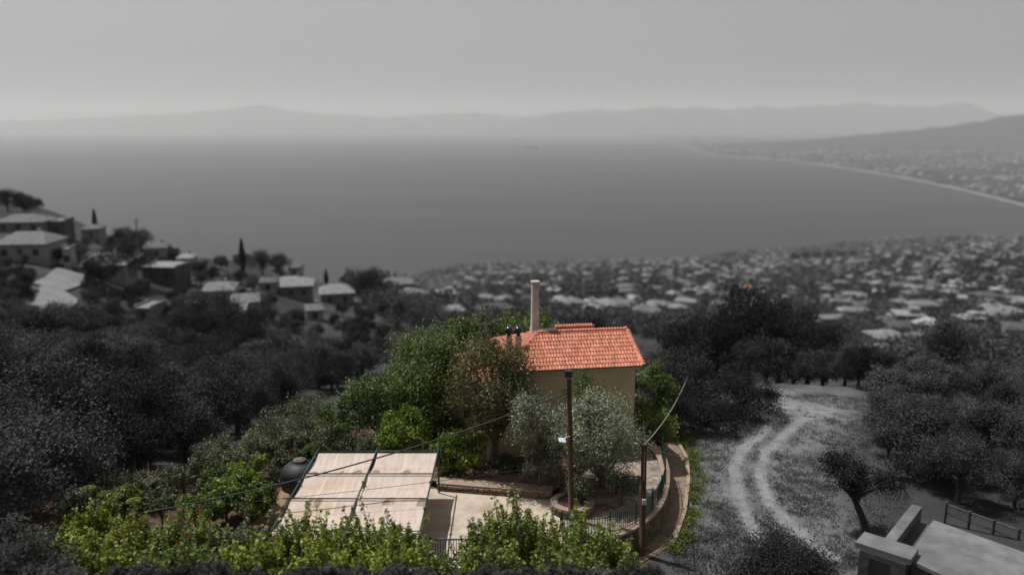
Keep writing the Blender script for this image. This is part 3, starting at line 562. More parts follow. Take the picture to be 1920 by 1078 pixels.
# ------------------------------------------------------------------ shade canopy (carport)
cpX = (-10.08, -7.03, -3.84); cpY = (30.75, 33.72, 36.35, 39.1); CZ = 2.35
cp = thing('shade_canopy', 'cream fabric shade canopy on dark green pipes over the courtyard', 'canopy', (-7, 35, 0))
def L2(v): return (v[0] + 7, v[1] - 35, v[2])
m, N, LK, b = nodes('weathered_cream_fabric'); M['fabric'] = m
at = N.new('ShaderNodeAttribute'); at.attribute_name = 'stain'; a2 = N.new('ShaderNodeAttribute'); a2.attribute_name = 'rust'; a3 = N.new('ShaderNodeAttribute'); a3.attribute_name = 'seam'
def mixn(f, ca, cb):
    q = N.new('ShaderNodeMix'); q.data_type = 'RGBA'; LK.new(f, q.inputs[0])
    for s, c in ((6, ca), (7, cb)):
        if isinstance(c, tuple): q.inputs[s].default_value = c3(c)
        else: LK.new(c, q.inputs[s])
    return q.outputs[2]
tc = N.new('ShaderNodeTexCoord'); mp = N.new('ShaderNodeMapping'); mp.inputs['Scale'].default_value = (7, .8, 1); LK.new(tc.outputs['Object'], mp.inputs[0])
nf = N.new('ShaderNodeTexNoise'); nf.inputs['Scale'].default_value = 1.2; nf.inputs['Detail'].default_value = 6; LK.new(mp.outputs[0], nf.inputs['Vector'])
rp = N.new('ShaderNodeMapRange'); rp.inputs[1].default_value = .35; rp.inputs[2].default_value = .7; LK.new(nf.outputs[0], rp.inputs[0])
base = mixn(rp.outputs[0], (.56, .47, .41), (.46, .37, .315)); n3 = N.new('ShaderNodeTexNoise'); n3.inputs['Scale'].default_value = 3; n3.inputs['Detail'].default_value = 8; LK.new(tc.outputs['Object'], n3.inputs['Vector'])
mm = N.new('ShaderNodeMath'); mm.operation = 'MULTIPLY'; a2m = N.new('ShaderNodeMath'); a2m.operation = 'MULTIPLY'; a2m.inputs[1].default_value = .7; LK.new(a2.outputs['Fac'], a2m.inputs[0]); LK.new(a2m.outputs[0], mm.inputs[0]); LK.new(n3.outputs[0], mm.inputs[1])
base = mixn(mm.outputs[0], base, (.44, .25, .11)); base = mixn(at.outputs['Fac'], base, (.21, .14, .10)); base = mixn(a3.outputs['Fac'], base, (.66, .58, .51))
LK.new(base, b.inputs['Base Color']); b.inputs['Roughness'].default_value = .9; b.inputs['Specular IOR Level'].default_value = .1
STAIN = [(585, 884, .42, .30), (637, 884, .2, .5), (667, 884, .45, .5), (701, 883, .45, .45), (758, 884, .45, .55), (585, 943, .60, .7), (727, 941, .42, .7), (790, 942, .40, .6)]
SPT = [(P(a, c, CZ).x, P(a, c, CZ).y - .05, w_ * .62, h_ * 1.25) for a, c, w_, h_ in STAIN]
RST = [(P(a, c, CZ).x, P(a, c, CZ).y, w_, h_) for a, c, w_, h_ in [(740, 872, 1.0, .5), (600, 908, 1.3, .5), (630, 900, .7, .4), (575, 950, .8, .5), (620, 948, 1.0, .5), (700, 945, .5, .4), (690, 872, .5, .3), (760, 910, .8, .3), (560, 960, .5, .4)]]
for ci in range(2):
    for ri in range(3):
        x0, x1 = cpX[ci] + .06, cpX[ci + 1] - .06; y0, y1 = cpY[ri] + .012, cpY[ri + 1] - .012; nx, ny = 46, 40
        gx, gy = np.meshgrid(np.linspace(x0, x1, nx), np.linspace(y0, y1, ny)); tx = (gx - x0) / (x1 - x0); ty = (gy - y0) / (y1 - y0)
        sag = .13 * np.sin(math.pi * ty) ** .8 + .05 * np.sin(math.pi * tx) * np.sin(math.pi * ty); wr = .006 * np.sin(gx * 21 + 2 * np.sin(gy * 1.3 + ci)) + .004 * np.sin(gx * 47 + gy * 2)
        gzv = CZ - .03 - sag + wr * np.sin(math.pi * np.clip(ty, .08, .92))
        mb = MB(); mb.v = [L2(q) for q in np.stack([gx, gy, gzv], -1).reshape(-1, 3)]; mb.f = [(j * nx + i, j * nx + i + 1, (j + 1) * nx + i + 1, (j + 1) * nx + i) for j in range(ny - 1) for i in range(nx - 1)]
        o = mb.build('fabric_panel', M['fabric'], cp, True); me = o.data; x, y = gx.ravel(), gy.ravel()
        stn = np.zeros(x.size); rs = np.zeros(x.size)
        for (a, c, w_, h_) in SPT:
            yy = np.where(y > c - .02, (y - c) / h_, (c - y) / .10); rr = np.hypot((x - a - .12 * (y - c)) / w_, yy); stn = np.maximum(stn, np.clip((1.05 - rr) * 6, 0, 1) * (.55 + .4 * np.clip(rr, 0, 1)))
        for (a, c, w_, h_) in RST: rs = np.maximum(rs, np.clip(1 - np.hypot((x - a) / w_, (y - c) / h_), 0, 1) * 1.5)
        rs += .18 * np.abs(nz2(x, y, 1.7, .4)); sm = np.zeros(x.size)
        for q in (.36, .70) if ci == 0 else (.5, .02): sm = np.maximum(sm, np.clip(1 - np.abs(tx.ravel() - q) / .018, 0, 1) * .8)
        sm = np.maximum(sm, np.clip(1 - np.abs(ty.ravel() - .52) / .02, 0, 1) * .55)
        for nm, arr in (('stain', stn), ('rust', np.clip(rs, 0, 1)), ('seam', sm)): q = me.attributes.new(nm, 'FLOAT', 'POINT'); q.data.foreach_set('value', arr.astype(np.float32))
for xx in cpX: MB().tube([L2((xx, cpY[0] - .1, CZ)), L2((xx, cpY[3] + .45, CZ + .04))], .038, 8).build('beam', M['greenpaint'], cp, True)
for k, yy in enumerate(cpY):
    MB().tube([L2((cpX[0] - (.28 if k in (1, 2) else .05), yy, CZ + .065)), L2((cpX[2] + .05, yy, CZ + .065))], .034 if k in (1, 2) else .026, 8).build('cross_pipe', M['greenpaint'], cp, True)
for xx in (cpX[0], cpX[2]):
    for yy in (cpY[0], cpY[3] + .15): MB().tube([L2((xx, yy, 0)), L2((xx, yy, CZ))], .05, 8).build('post', M['greenpaint'], cp, True)
for yy in cpY[1:3]:
    for xx in cpX: MB().box(L2((xx, yy - .9, CZ + .03)), (.13, .12, .12)).build('clamp', M['greenpaint'], cp)

# water tank
tk = P(568, 912, 0); tank = thing('water_tank', 'large black plastic water tank with rusty lid beside the canopy', 'water tank', (-11.05, 39.2, 0))
mb = MB(); mb.lathe([(0, 0), (.95, 0), (1.0, .05), (1.0, .45), (.97, .5), (1.0, .55), (1.0, 1.0), (.97, 1.05), (1.0, 1.1), (.98, 1.3), (.85, 1.52), (.55, 1.72), (.34, 1.8), (.34, 1.86)], 28); mb.build('body', M['blackplastic'], tank, True)
mb = MB(); mb.lathe([(.33, 1.84), (.34, 1.90), (.22, 1.92), (.2, 1.96), (.1, 1.98), (0, 1.98)], 20); mb.build('lid', M['rust'], tank, True)

# ------------------------------------------------------------------ poles, lamp, wires
p1b, p1t = Vector((2.92, 36.4, .3)), PY(1067, 707, 36.4)
pole = thing('utility_pole', 'tall brown wooden pole in front of the olives with a dark box on top', 'pole', p1b)
d = p1t - p1b; MB().tube([Vector((0, 0, -.3)), d * .35, d * .7, d], [.15, .135, .115, .10], 12).build('shaft', M['wood'], pole, True)
MB().box(d + Vector((-.03, 0, .17)), (.34, .26, .32)).build('top_box', M['blackplastic'], pole); MB().box(d + Vector((-.02, -.02, -.02)), (.16, .2, .05)).build('bracket', M['rope'], pole)
lp = PY(1054, 825, 36.0); la = PY(1071, 818, 36.35)
lamp = thing('street_lamp', 'white flat street lamp head on a short arm of the tall pole', 'lamp', la)
dl = lp - la; MB().tube([Vector((0, 0, 0)), dl * .45 + Vector((0, 0, .08)), dl * .8], .025, 6).build('arm', M['whitemetal'], lamp)
o = MB().box((0, 0, 0), (.34, .26, .06)).build('lamp_head', M['whitemetal'], lamp); o.location = dl; o.rotation_euler = (.5, .25, .3)
p2b, p2t = Vector((6.14, 34.75, -1.0)), PY(1208, 832, 34.75)
pole2 = thing('utility_pole', 'thinner brown wooden pole outside the curved wall with a white meter box', 'pole', p2b)
d = p2t - p2b; MB().tube([Vector((0, 0, -.3)), d * .5, d], [.165, .14, .125], 12).build('shaft', M['wood'], pole2, True)
MB().box(PY(1208, 940, 34.6) - p2b + Vector((0, 0, 0)), (.2, .18, .26)).build('meter_box', M['white'], pole2); MB().tube([PY(1209, 846, 34.62) - p2b, PY(1207, 900, 34.62) - p2b], .02, 5).build('conduit', M['rope'], pole2)
def wire(name, label, a, b_, r, sag, mat, n=24, group=None):
    pts = [Vector(a).lerp(Vector(b_), i / n) - Vector((0, 0, sag * 4 * (i / n) * (1 - i / n))) for i in range(n + 1)]
    return tag(MB().tube(pts, r, 6).build(name, M[mat], None, True), label, 'cable', group)
pa = PY(1066, 735, 36.3)
wire('power_cable', 'thick black cable sagging from the tall pole across the canopy', pa, PY(120, 985, 31.0), .034, .75, 'cable', 40)
wire('power_cable', 'thin dark wire crossing the canopy below the thick cable', PY(1206, 845, 34.7), PY(300, 955, 32), .011, .25, 'cable', 40)
wire('guy_cable', 'pale thick cable rising steeply from the thinner pole', PY(1209, 832, 34.7), PY(1290, 705, 57), .024, .5, 'rope', 24)
wire('guy_cable', 'pale thin cable running from the thinner pole over the footpath', PY(1210, 838, 34.7), P(1345, 868, -1.0), .012, .1, 'rope', 12)
wire('drop_cable', 'short black looping cable near the top of the tall pole', pa + Vector((0, 0, -.1)), PY(1035, 752, 36.6), .022, .25, 'cable', 10)

# ------------------------------------------------------------------ garden trees (colour)
def T(name, label, px, py, Y, wpx, hpx, leafmat, zb=0.3, **k):
    """tree whose crown centre is seen at px,py at depth Y; wpx,hpx half sizes of the crown"""
    c = PY(px, py, Y); dep = Y * cos(PITCH) + (H - c.z) * sin(PITCH); s = dep / F; rx = wpx * s; rz = hpx * s
    return tree(name, label, (c.x, Y, zb), (rx, k.pop('ry', rx), rz), c.z - zb, leafmat, **k)
T('broadleaf_tree', 'big dark green tree filling the garden beside the house', 800, 718, 47, 100, 108, 'dkgreen', -.2, nleaf=24000, leaf=.17, trunk_r=.2, lobes=30, clumps=36)
T('broadleaf_tree', 'lower dark green tree spreading out from the big one', 712, 765, 45.5, 70, 70, 'dkgreen', -.3, nleaf=14000, leaf=.15, lobes=22)
T('broadleaf_tree', 'mid green tree with bare stem behind the canopy', 643, 785, 45, 50, 46, 'dkgreen', -.3, nleaf=7000, leaf=.14, trunk_r=.09)
T('broadleaf_tree', 'shadowed green tree between the russet tree and the big one', 838, 790, 45.2, 52, 52, 'dkgreen', -.1, nleaf=8000, leaf=.15, trunk_r=.12)
T('loquat_tree', 'russet-tinged tree in front of the house with dark trunk', 928, 732, 42.2, 82, 98, 'russet', .4, nleaf=18000, leaf=.15, trunk_r=.17, lobes=26, clumps=32)
T('olive_tree', 'silver olive whose tip rises in front of the beige wall', 1022, 798, 39.6, 60, 100, 'olive', .35, nleaf=16000, leaf=.13, trunk_r=.15, bark='olivebark', asp=.34, lobes=22, clumps=32)
T('olive_tree', 'wide silver olive between the two wooden poles', 1130, 836, 38.8, 84, 108, 'olive', .35, nleaf=24000, leaf=.13, trunk_r=.18, bark='olivebark', asp=.34, lobes=28, clumps=34)
T('olive_tree', 'small olive filling the gap behind the tall pole', 1080, 800, 40.4, 46, 62, 'olive', .35, nleaf=7000, leaf=.13, trunk_r=.1, bark='olivebark', asp=.34)
T('olive_shoot', 'low olive growth under the silver trees by the pole', 1092, 905, 38.0, 36, 40, 'olive', .1, nleaf=4500, leaf=.12, trunk_r=.05, bark='olivebark', asp=.38, cat='shrub')
T('olive_shoot', 'hanging silver olive growth near the thinner pole', 1168, 892, 37.9, 38, 46, 'olive', .1, nleaf=6000, leaf=.12, trunk_r=.05, bark='olivebark', asp=.36, cat='shrub')
T('olive_shoot', 'leafy olive suckers round the forked trunk of the first olive', 1012, 862, 39.2, 42, 34, 'olive', .3, nleaf=5000, leaf=.12, trunk_r=.05, bark='olivebark', asp=.36, cat='shrub')
T('evergreen_tree', 'dark evergreen tree at the gable corner of the house', 1224, 735, 50.5, 40, 62, 'dkgreen', -.8, nleaf=10000, leaf=.14, trunk_r=.14)
T('garden_shrub', 'loose light green shrub below the dark evergreen', 1222, 792, 46.5, 42, 36, 'weed', -.6, nleaf=3600, leaf=.15, trunk_r=.05, cat='shrub', clumps=12)
T('garden_shrub', 'pale leafy shrub spilling over the mesh fence', 1255, 800, 49, 26, 26, 'weed', -1, nleaf=2000, leaf=.14, trunk_r=.04, cat='shrub', clumps=12)
T('citrus_tree', 'bright green citrus next to the porch wall', 862, 846, 41.4, 48, 38, 'citrus', .3, nleaf=8000, leaf=.15, trunk_r=.07, lobes=18)
T('citrus_tree', 'bright green citrus behind the rear edge of the canopy', 752, 806, 42.8, 52, 42, 'citrus', 0, nleaf=8000, leaf=.15, trunk_r=.07, lobes=18)
T('citrus_tree', 'bright green citrus with round top by the water tank', 468, 900, 36.8, 48, 42, 'citrus', .2, nleaf=8000, leaf=.15, trunk_r=.07, lobes=18)
T('citrus_tree', 'spreading bright green citrus on the garden slope', 422, 935, 35.2, 50, 30, 'citrus', .3, nleaf=6500, leaf=.15, trunk_r=.06, lobes=18)
T('citrus_tree', 'small bright citrus beside the earth bank', 497, 938, 34.8, 30, 30, 'citrus', .3, nleaf=3500, leaf=.14, trunk_r=.05)
for i, (px, py, Y, a, c, lb) in enumerate([
    (578, 782, 46.5, 56, 42, 'grey-green shrub with pale flower heads on the garden edge'), (520, 815, 44.5, 52, 48, 'dense grey-green shrub behind the water tank'),
    (480, 845, 42, 44, 40, 'grey-green shrub standing next to the water tank'), (428, 848, 42, 44, 36, 'dull grey-green shrub at the border of the wood'),
    (378, 876, 40, 38, 30, 'low dusky shrub above the brown path'), (610, 828, 43, 36, 32, 'small grey-green shrub at the rear corner of the canopy'),
    (552, 840, 42.4, 38, 32, 'drooping grey-green shrub over the black tank'), (312, 897, 38, 38, 24, 'low dark shrub beside the bare sapling'), (255, 908, 37, 38, 24, 'dark low shrub near the hedge end'), (150, 940, 33.5, 44, 24, 'dusky shrub with greyish leaves at the hedge end'),
    (200, 925, 35.5, 44, 26, 'dark shrub behind the umbel plants'), (650, 838, 43.6, 34, 22, 'low dark shrub under the bare-stemmed tree'), (700, 835, 43.4, 34, 24, 'low shrub in the shade of the spreading dark tree'), (1000, 872, 41.4, 36, 20, 'low dusky shrub in the bed behind the olives'), (950, 872, 41.6, 26, 16, 'small dusky shrub at the foot of the russet tree')]):
    T('garden_shrub', lb, px, py, Y, a, c, 'grey_green', min(.8, gz(P(px, py + c, 0).x, Y)), nleaf=6500, leaf=.13, trunk_r=.05, cat='shrub', asp=.4, bark='olivebark', lobes=18, flat=-1)
for px, py, Y, a, c, lm, lb in [(395, 905, 37.6, 36, 22, 'dkgreen', 'low dark green bush between brown path and citrus'), (300, 935, 34, 40, 20, 'grey_green', 'low grey bush in front of the bare sapling'), (235, 940, 33.5, 36, 20, 'weed', 'light green bush at the end of the thick cable'), (365, 950, 33.2, 36, 18, 'weed', 'light green bush behind the roses'), (530, 875, 40.2, 30, 26, 'grey_green', 'grey-green bush pressed against the black tank'), (590, 850, 41.3, 26, 20, 'dkgreen', 'dark green bush at the tank lid corner'), (445, 870, 40, 34, 24, 'grey_green', 'grey-green bush behind the round-topped citrus')]:
    T('garden_shrub', lb, px, py, Y, a, c, lm, min(1., gz(P(px, py + c, 0).x, Y)), nleaf=5000, leaf=.13, trunk_r=.04, cat='shrub', asp=.5, lobes=18, flat=-1)
T('garden_tree', 'green treetop showing beyond the house roof near the chimneys', 862, 628, 56, 44, 30, 'dkgreen', -3, nleaf=6000, leaf=.2)
T('garden_tree', 'green treetop beyond the roof behind the tall white chimney', 985, 612, 60, 70, 18, 'dkgreen', -4, nleaf=6000, leaf=.2, lobes=20)
T('garden_tree', 'grey-green treetop beyond the roof over the annex', 905, 614, 62, 50, 18, 'grey_green', -4.5, nleaf=5000, leaf=.2, lobes=20)
T('garden_tree', 'thin bare-twigged treetop behind the rear roof', 1085, 606, 62, 46, 10, 'g_dark', -4, nleaf=1600, leaf=.2)
# norfolk pine
c = PY(1092, 740, 41.2); np_ = thing('norfolk_pine', 'young araucaria with tiered level branches behind the olives', 'tree', (c.x, 41.2, .4)); top = PY(1087, 690, 41.2).z - .4
MB().tube([(0, 0, -.2), (0, 0, top * .6), (0, 0, top)], [.08, .05, .012], 7).build('trunk', M['bark'], np_); CC = []; AX = []
for k in range(6):
    z = top - .2 - k * .42; r = .25 + min(k, 3) * .33
    for j in range(6):
        a = j * math.pi / 3 + k * .4; n = int(110 * r) + 30; t = rng.uniform(.05, 1, n); dv = np.array([cos(a), sin(a), .28]); sd = np.array([-sin(a), cos(a), 0]); w = rng.uniform(-1, 1, n) * .24 * (1.1 - t * .6)
        CC.append(np.array([0, 0, z]) + dv * (t * r)[:, None] + sd * w[:, None] + rng.normal(size=(n, 3)) * .02); AX.append(np.repeat((dv * .8)[None], n, 0) + sd * np.sign(w)[:, None] * .8)
C = np.concatenate(CC); A = np.concatenate(AX); ob('crown', npmesh('crown', leaf_quads(C, .12, 1., None, 0, .3, unit(A)), len(C), L['pine']), np_)
# palm-like yucca, bare sapling, umbel plants
c = P(345, 925, .8); yc = thing('yucca', 'small spiky yucca standing on the brown garden path', 'plant', (c.x, c.y, .6)); MB().tube([(0, 0, -.2), (.02, 0, .9)], [.08, .06], 7).build('trunk', M['bark'], yc)
n = 90; dv = unit(rng.normal(size=(n, 3)) + np.array([0, 0, .6])); ob('leaves', npmesh('leaves', leaf_quads(np.array([0, 0, .95]) + dv * .35, .75, .3, None, 0, .09, dv), n, L['grey_green']), yc)
c = P(282, 945, .9); sp = thing('bare_sapling', 'bare pale branching sapling on the shaded garden slope', 'tree', (c.x, c.y, .7)); MB().tube([(0, 0, -.2), (.03, 0, .8), (0, 0, 1.25)], [.05, .04, .03], 6).build('trunk', M['twig'], sp); br = MB()
for j in range(11):
    a = j * .9; e_ = Vector((cos(a) * rng.uniform(.5, .95), sin(a) * .6, 1.3 + rng.uniform(.1, .9))); mid = e_ * .5 + Vector((0, 0, .55)); br.tube([(0, 0, 1.1), mid, e_], [.024, .016, .006], 4); br.tube([mid, mid + Vector((rng.normal() * .2, rng.normal() * .2, .35))], [.01, .004], 4)
br.build('branches', M['twig'], sp)
for k, (px, py, hh, lb) in enumerate([(166, 915, 1.7, 'tallest pale flat-headed umbel plant above the hedge'), (195, 925, 1.5, 'flat-headed umbel plant with loose green heads'), (218, 930, 1.4, 'short flat-headed umbel plant amid bright leaves'), (250, 938, 1.2, 'rightmost flat-headed umbel plant by the dark shrub')]):
    c = PY(px, py, 31.6); ub = thing('umbel_plant', lb, 'plant', (c.x, c.y, c.z - hh), 0, 'umbel plants at the hedge end'); MB().tube([(0, 0, -.5), (.03, 0, hh * .6), (0, 0, hh)], [.02, .014, .01], 5).build('stem', M['twig'], ub); n = 120
    a = rng.uniform(0, 6.28, n); rr = np.sqrt(rng.uniform(0, 1, n)) * .3; C = np.stack([rr * np.cos(a), rr * np.sin(a), hh + .06 - rr * rr * .7], 1); C2 = np.stack([rng.normal(size=40) * .12, rng.normal(size=40) * .12, rng.uniform(.2, hh * .8, 40)], 1)
    tag(ob('flower_head', npmesh('flower_head', leaf_quads(np.concatenate([C, C2]), .09, 1.5, None, 0, .8), n + 40, L['shrub']), ub), kind='stuff')

# foreground shrubs
def hedge(px, py_top, Y, wpx, lb, lm='shrub', nst=90, per=60, zb=None, hv=.35, dd=2.4, leaf=.13, cat='shrub', group='leafy shrubs of the roadside hedge', lean=.25, name='hedge_shrub'):
    c = PY(px, py_top, Y); z = gz(c.x, Y) if zb is None else zb; w = wpx * 2.35 * (Y + 3) / F; nst = int(nst * 1.35); per = int(per * 1.3)
    return shoots(name, lb, (c.x, Y, z - .1), w, dd, max(.8, c.z - z), lm, nst, leaf, cat, per, group, lean=lean, hv=hv)
hedge(55, 1003, 27.8, 46, 'last yellow-green shrub before the dark picture corner'); hedge(95, 980, 28.8, 62, 'yellow-green shrub at the far end of the hedge'); hedge(170, 948, 30.6, 62, 'tall yellow-green shrub below the umbel plants', nst=100); hedge(240, 965, 29.2, 60, 'dense yellow-green shrub between umbel plants and roses', nst=100)
hedge(180, 1000, 27.2, 80, 'low yellow-green shrub in front at the hedge end', nst=100); hedge(320, 965, 29.8, 56, 'shrub with dark red roses in the hedge', 'weed', 90); hedge(390, 970, 29.4, 58, 'green shrub to the right of the roses', 'weed', 90)
hedge(455, 972, 29.0, 56, 'pale twiggy shrub below the spreading citrus', 'grey_green', 80); hedge(330, 1005, 27.2, 84, 'low olive-tinged shrub under the roses', 'weed', 100); hedge(470, 1000, 27.6, 70, 'low mixed shrub beneath the earth bank', 'shrub', 90)
hedge(560, 952, 29.6, 52, 'leafy shrub at the lower corner of the canopy', 'poplar', 90); hedge(625, 965, 29.3, 50, 'leafy shrub with pale stick in front of the canopy', 'poplar', 90); hedge(690, 952, 29.7, 52, 'tall leafy shrub under the middle canopy beam', 'poplar', 100); hedge(757, 968, 29.2, 46, 'leafy shrub before the right canopy edge', 'poplar', 90); hedge(600, 1000, 27.5, 70, 'low leafy shrub in front of the canopy shrubs', 'shrub', 100); hedge(735, 1005, 27.4, 66, 'low leafy shrub beside the yard gate', 'shrub', 100)
hedge(830, 1020, 28.4, 34, 'small shrub in the gap before the yard gate', 'poplar', 50)
SH = 'fresh green poplar shoots before the courtyard'
hedge(905, 962, 30.2, 46, 'upright fresh green shrub on the gate side of the courtyard', 'poplar', 90, 75, hv=.3, group=SH, name='poplar_shrub'); hedge(965, 925, 30.6, 52, 'tallest upright fresh green shrub in front of the courtyard', 'poplar', 110, 85, hv=.35, group=SH, name='poplar_shrub'); hedge(1012, 958, 30.0, 40, 'upright fresh green shrub next to the tallest one', 'poplar', 80, 75, group=SH, name='poplar_shrub')
hedge(1080, 962, 30.4, 52, 'broad fresh green shrub hiding the foot of the tall pole', 'poplar', 110, 80, group=SH, name='poplar_shrub'); hedge(1140, 975, 30.0, 44, 'fresh green shrub in front of the railing', 'poplar', 90, 75, group=SH, name='poplar_shrub'); hedge(1178, 1018, 29.0, 24, 'small fresh green shrub at the foot of the thinner pole', 'poplar', 40, 60, group=SH, name='poplar_shrub')
hedge(920, 1005, 28.2, 70, 'low fresh green shrub under the upright shoots', 'poplar', 110, 70, group=SH, name='poplar_shrub'); hedge(1060, 1010, 28.2, 80, 'low wide fresh green shrub along the road edge', 'poplar', 120, 70, group=SH, name='poplar_shrub')
for k, (px, py, Y, lb) in enumerate([(340, 956, 29.6, 'dark red rose at the top of the rose shrub'), (370, 962, 29.5, 'cluster of red roses on the right of the rose shrub'), (338, 975, 28.9, 'red rose in the middle of the rose shrub'), (350, 1000, 27.4, 'bright crimson rose low in the hedge'), (334, 1014, 27.0, 'lowest crimson rose in the hedge'), (378, 957, 29.7, 'pale red rose spray by the green shrub')]):
    c = PY(px, py, Y - 1.0); n = 22; ro = thing('rose_bloom', lb, 'flower', (c.x, c.y, c.z - .1), 0, 'red roses in the hedge'); d_ = unit(rng.normal(size=(n, 3))); ob('petals', npmesh('petals', leaf_quads(d_ * .06 * rng.uniform(.4, 1.5, (n, 1)) + np.array([0, 0, .1]), .07, .5, d_, 1, .9), n, M['rose']), ro); MB().tube([(0, 0, -.5), (0, 0, .08)], .008, 4).build('stem', M['twig'], ro)
# earth bank edge beside the canopy
eb = thing('earth_bank_wall', 'rough brown earth bank edge beside the canopy posts', 'bank'); ln = [tuple(P(*q, .4)[:2]) for q in [(470, 990), (510, 965), (528, 935), (540, 915)]]
wall_strip(ln, .3, -.3, .42).build('bank_core', surf('bank_earth', (.20, .12, .075), (.30, .19, .12), 4, .95, .4), eb); lay_stones(eb, ln, .3, 0, .4, 2, .35)
# weeds along the footpath
weeds = []
for _ in range(230):
    t = rng.uniform(0, 1); i = t * 6.99; k = int(i); a = Vector(al[min(k, 7)]).lerp(Vector(al[min(k + 1, 7)]), i - k) if k < 7 else al[7]
    if t < .22: continue
    weeds.append((a.x + .25 + abs(rng.normal()) * .35, a.y + rng.normal() * .15))
C = []
for x, y in weeds:
    z = gz(x, y); n = 34; h = rng.uniform(.15, .5); C.append(np.array([x, y, z]) + rng.normal(size=(n, 3)) * np.array([.13, .13, 0]) + np.stack([np.zeros(n), np.zeros(n), rng.uniform(0, h, n)], 1))
C = np.concatenate(C); tag(ob('weeds', npmesh('weeds', leaf_quads(C, .10, .5, None, 0, .5), len(C), L['weed'])), 'green weeds along the footpath kerb', 'weeds', kind='stuff')
C = []
for _ in range(500):   # ground cover in the garden
    px, py = rng.uniform(240, 900), rng.uniform(780, 1000); g = P(px, py, .2)
    if not inside_poly(np.array(g.x), np.array(g.y), GARDEN) or (-11.3 < g.x < 2.3 and 31 < g.y < 40.2): continue
    n = 26; C.append(np.array([g.x, g.y, gz(g.x, g.y) + (.38 if g.x > -5.5 and g.y > 40 and g.x < 4 else 0)]) + rng.normal(size=(n, 3)) * np.array([.2, .2, 0]) + np.stack([np.zeros(n), np.zeros(n), rng.uniform(0, .35, n)], 1))
C = np.concatenate(C); tag(ob('ground_cover', npmesh('ground_cover', leaf_quads(C, .11, .5, None, 0, .5), len(C), L['weed'])), 'low green ground cover over the garden soil', 'ground cover', kind='stuff')

# ------------------------------------------------------------------ grey surroundings: trees
PROTO = []
L['g_light'] = leafm('leaves_grey_light', [.045, .062, .08, .105], .2, .8, .05, .4)
for i in range(10):
    rad = (2.6 + .3 * (i % 3), 2.6 + .25 * ((i + 1) % 3), 2.0 + .35 * (i % 4)); cz = 3.0 + .25 * (i % 3)
    V, n, lc = crown(rad, 9500, .15 + .02 * (i % 4), 18, 30, asp=.6, flat=-.7); off = np.array([0, 0, cz])
    PROTO.append((npmesh('crown', V + off, n, L['g_light' if i > 6 else 'g_mid' if i % 2 else 'g_dark']), trunk_mb(cz - .6, .2, lc + off).mesh('trunk', M['gbark'], True)))
def gtree(loc, s, label, group=None, name='wood_tree', sz=None, v=None):
    t = thing(name, label, 'tree', loc, rng.uniform(0, 6.28), group); t.scale = (s, s, sz or s); c, k = PROTO[rng.integers(7) if v is None else v]; ob('trunk', k, t); ob('crown', c, t); return t
def scatter(poly, n, mind, smin=.8, smax=1.3, label='', group='', avoid=None, marks=None, name='wood_tree', light=False):
    xs = [p[0] for p in poly]; ys = [p[1] for p in poly]; pts = []; tries = 0
    while len(pts) < n and tries < n * 40:
        tries += 1; px, py = rng.uniform(min(xs), max(xs)), rng.uniform(min(ys), max(ys))
        if not inside_poly(np.array(px), np.array(py), poly) or (avoid and any(x0 < px < x1 and y0 < py < y1 for x0, y0, x1, y1 in avoid)): continue
        g = ground(px, py)
        if g is None or g.z < -298: continue
        if any((g.x - q[0]) ** 2 + (g.y - q[1]) ** 2 < mind ** 2 for q in pts): continue
        pts.append((g.x, g.y)); lk = min(marks, key=lambda q: (q[0] - px) ** 2 + ((q[1] - py) * 1.5) ** 2)[2] if marks else ''
        gtree(g, rng.uniform(smin, smax) * (1 if g.y < 100 else .62), label + lk, group + lk, name=name, v=(7 + int(rng.integers(3))) if light else None)
    return pts
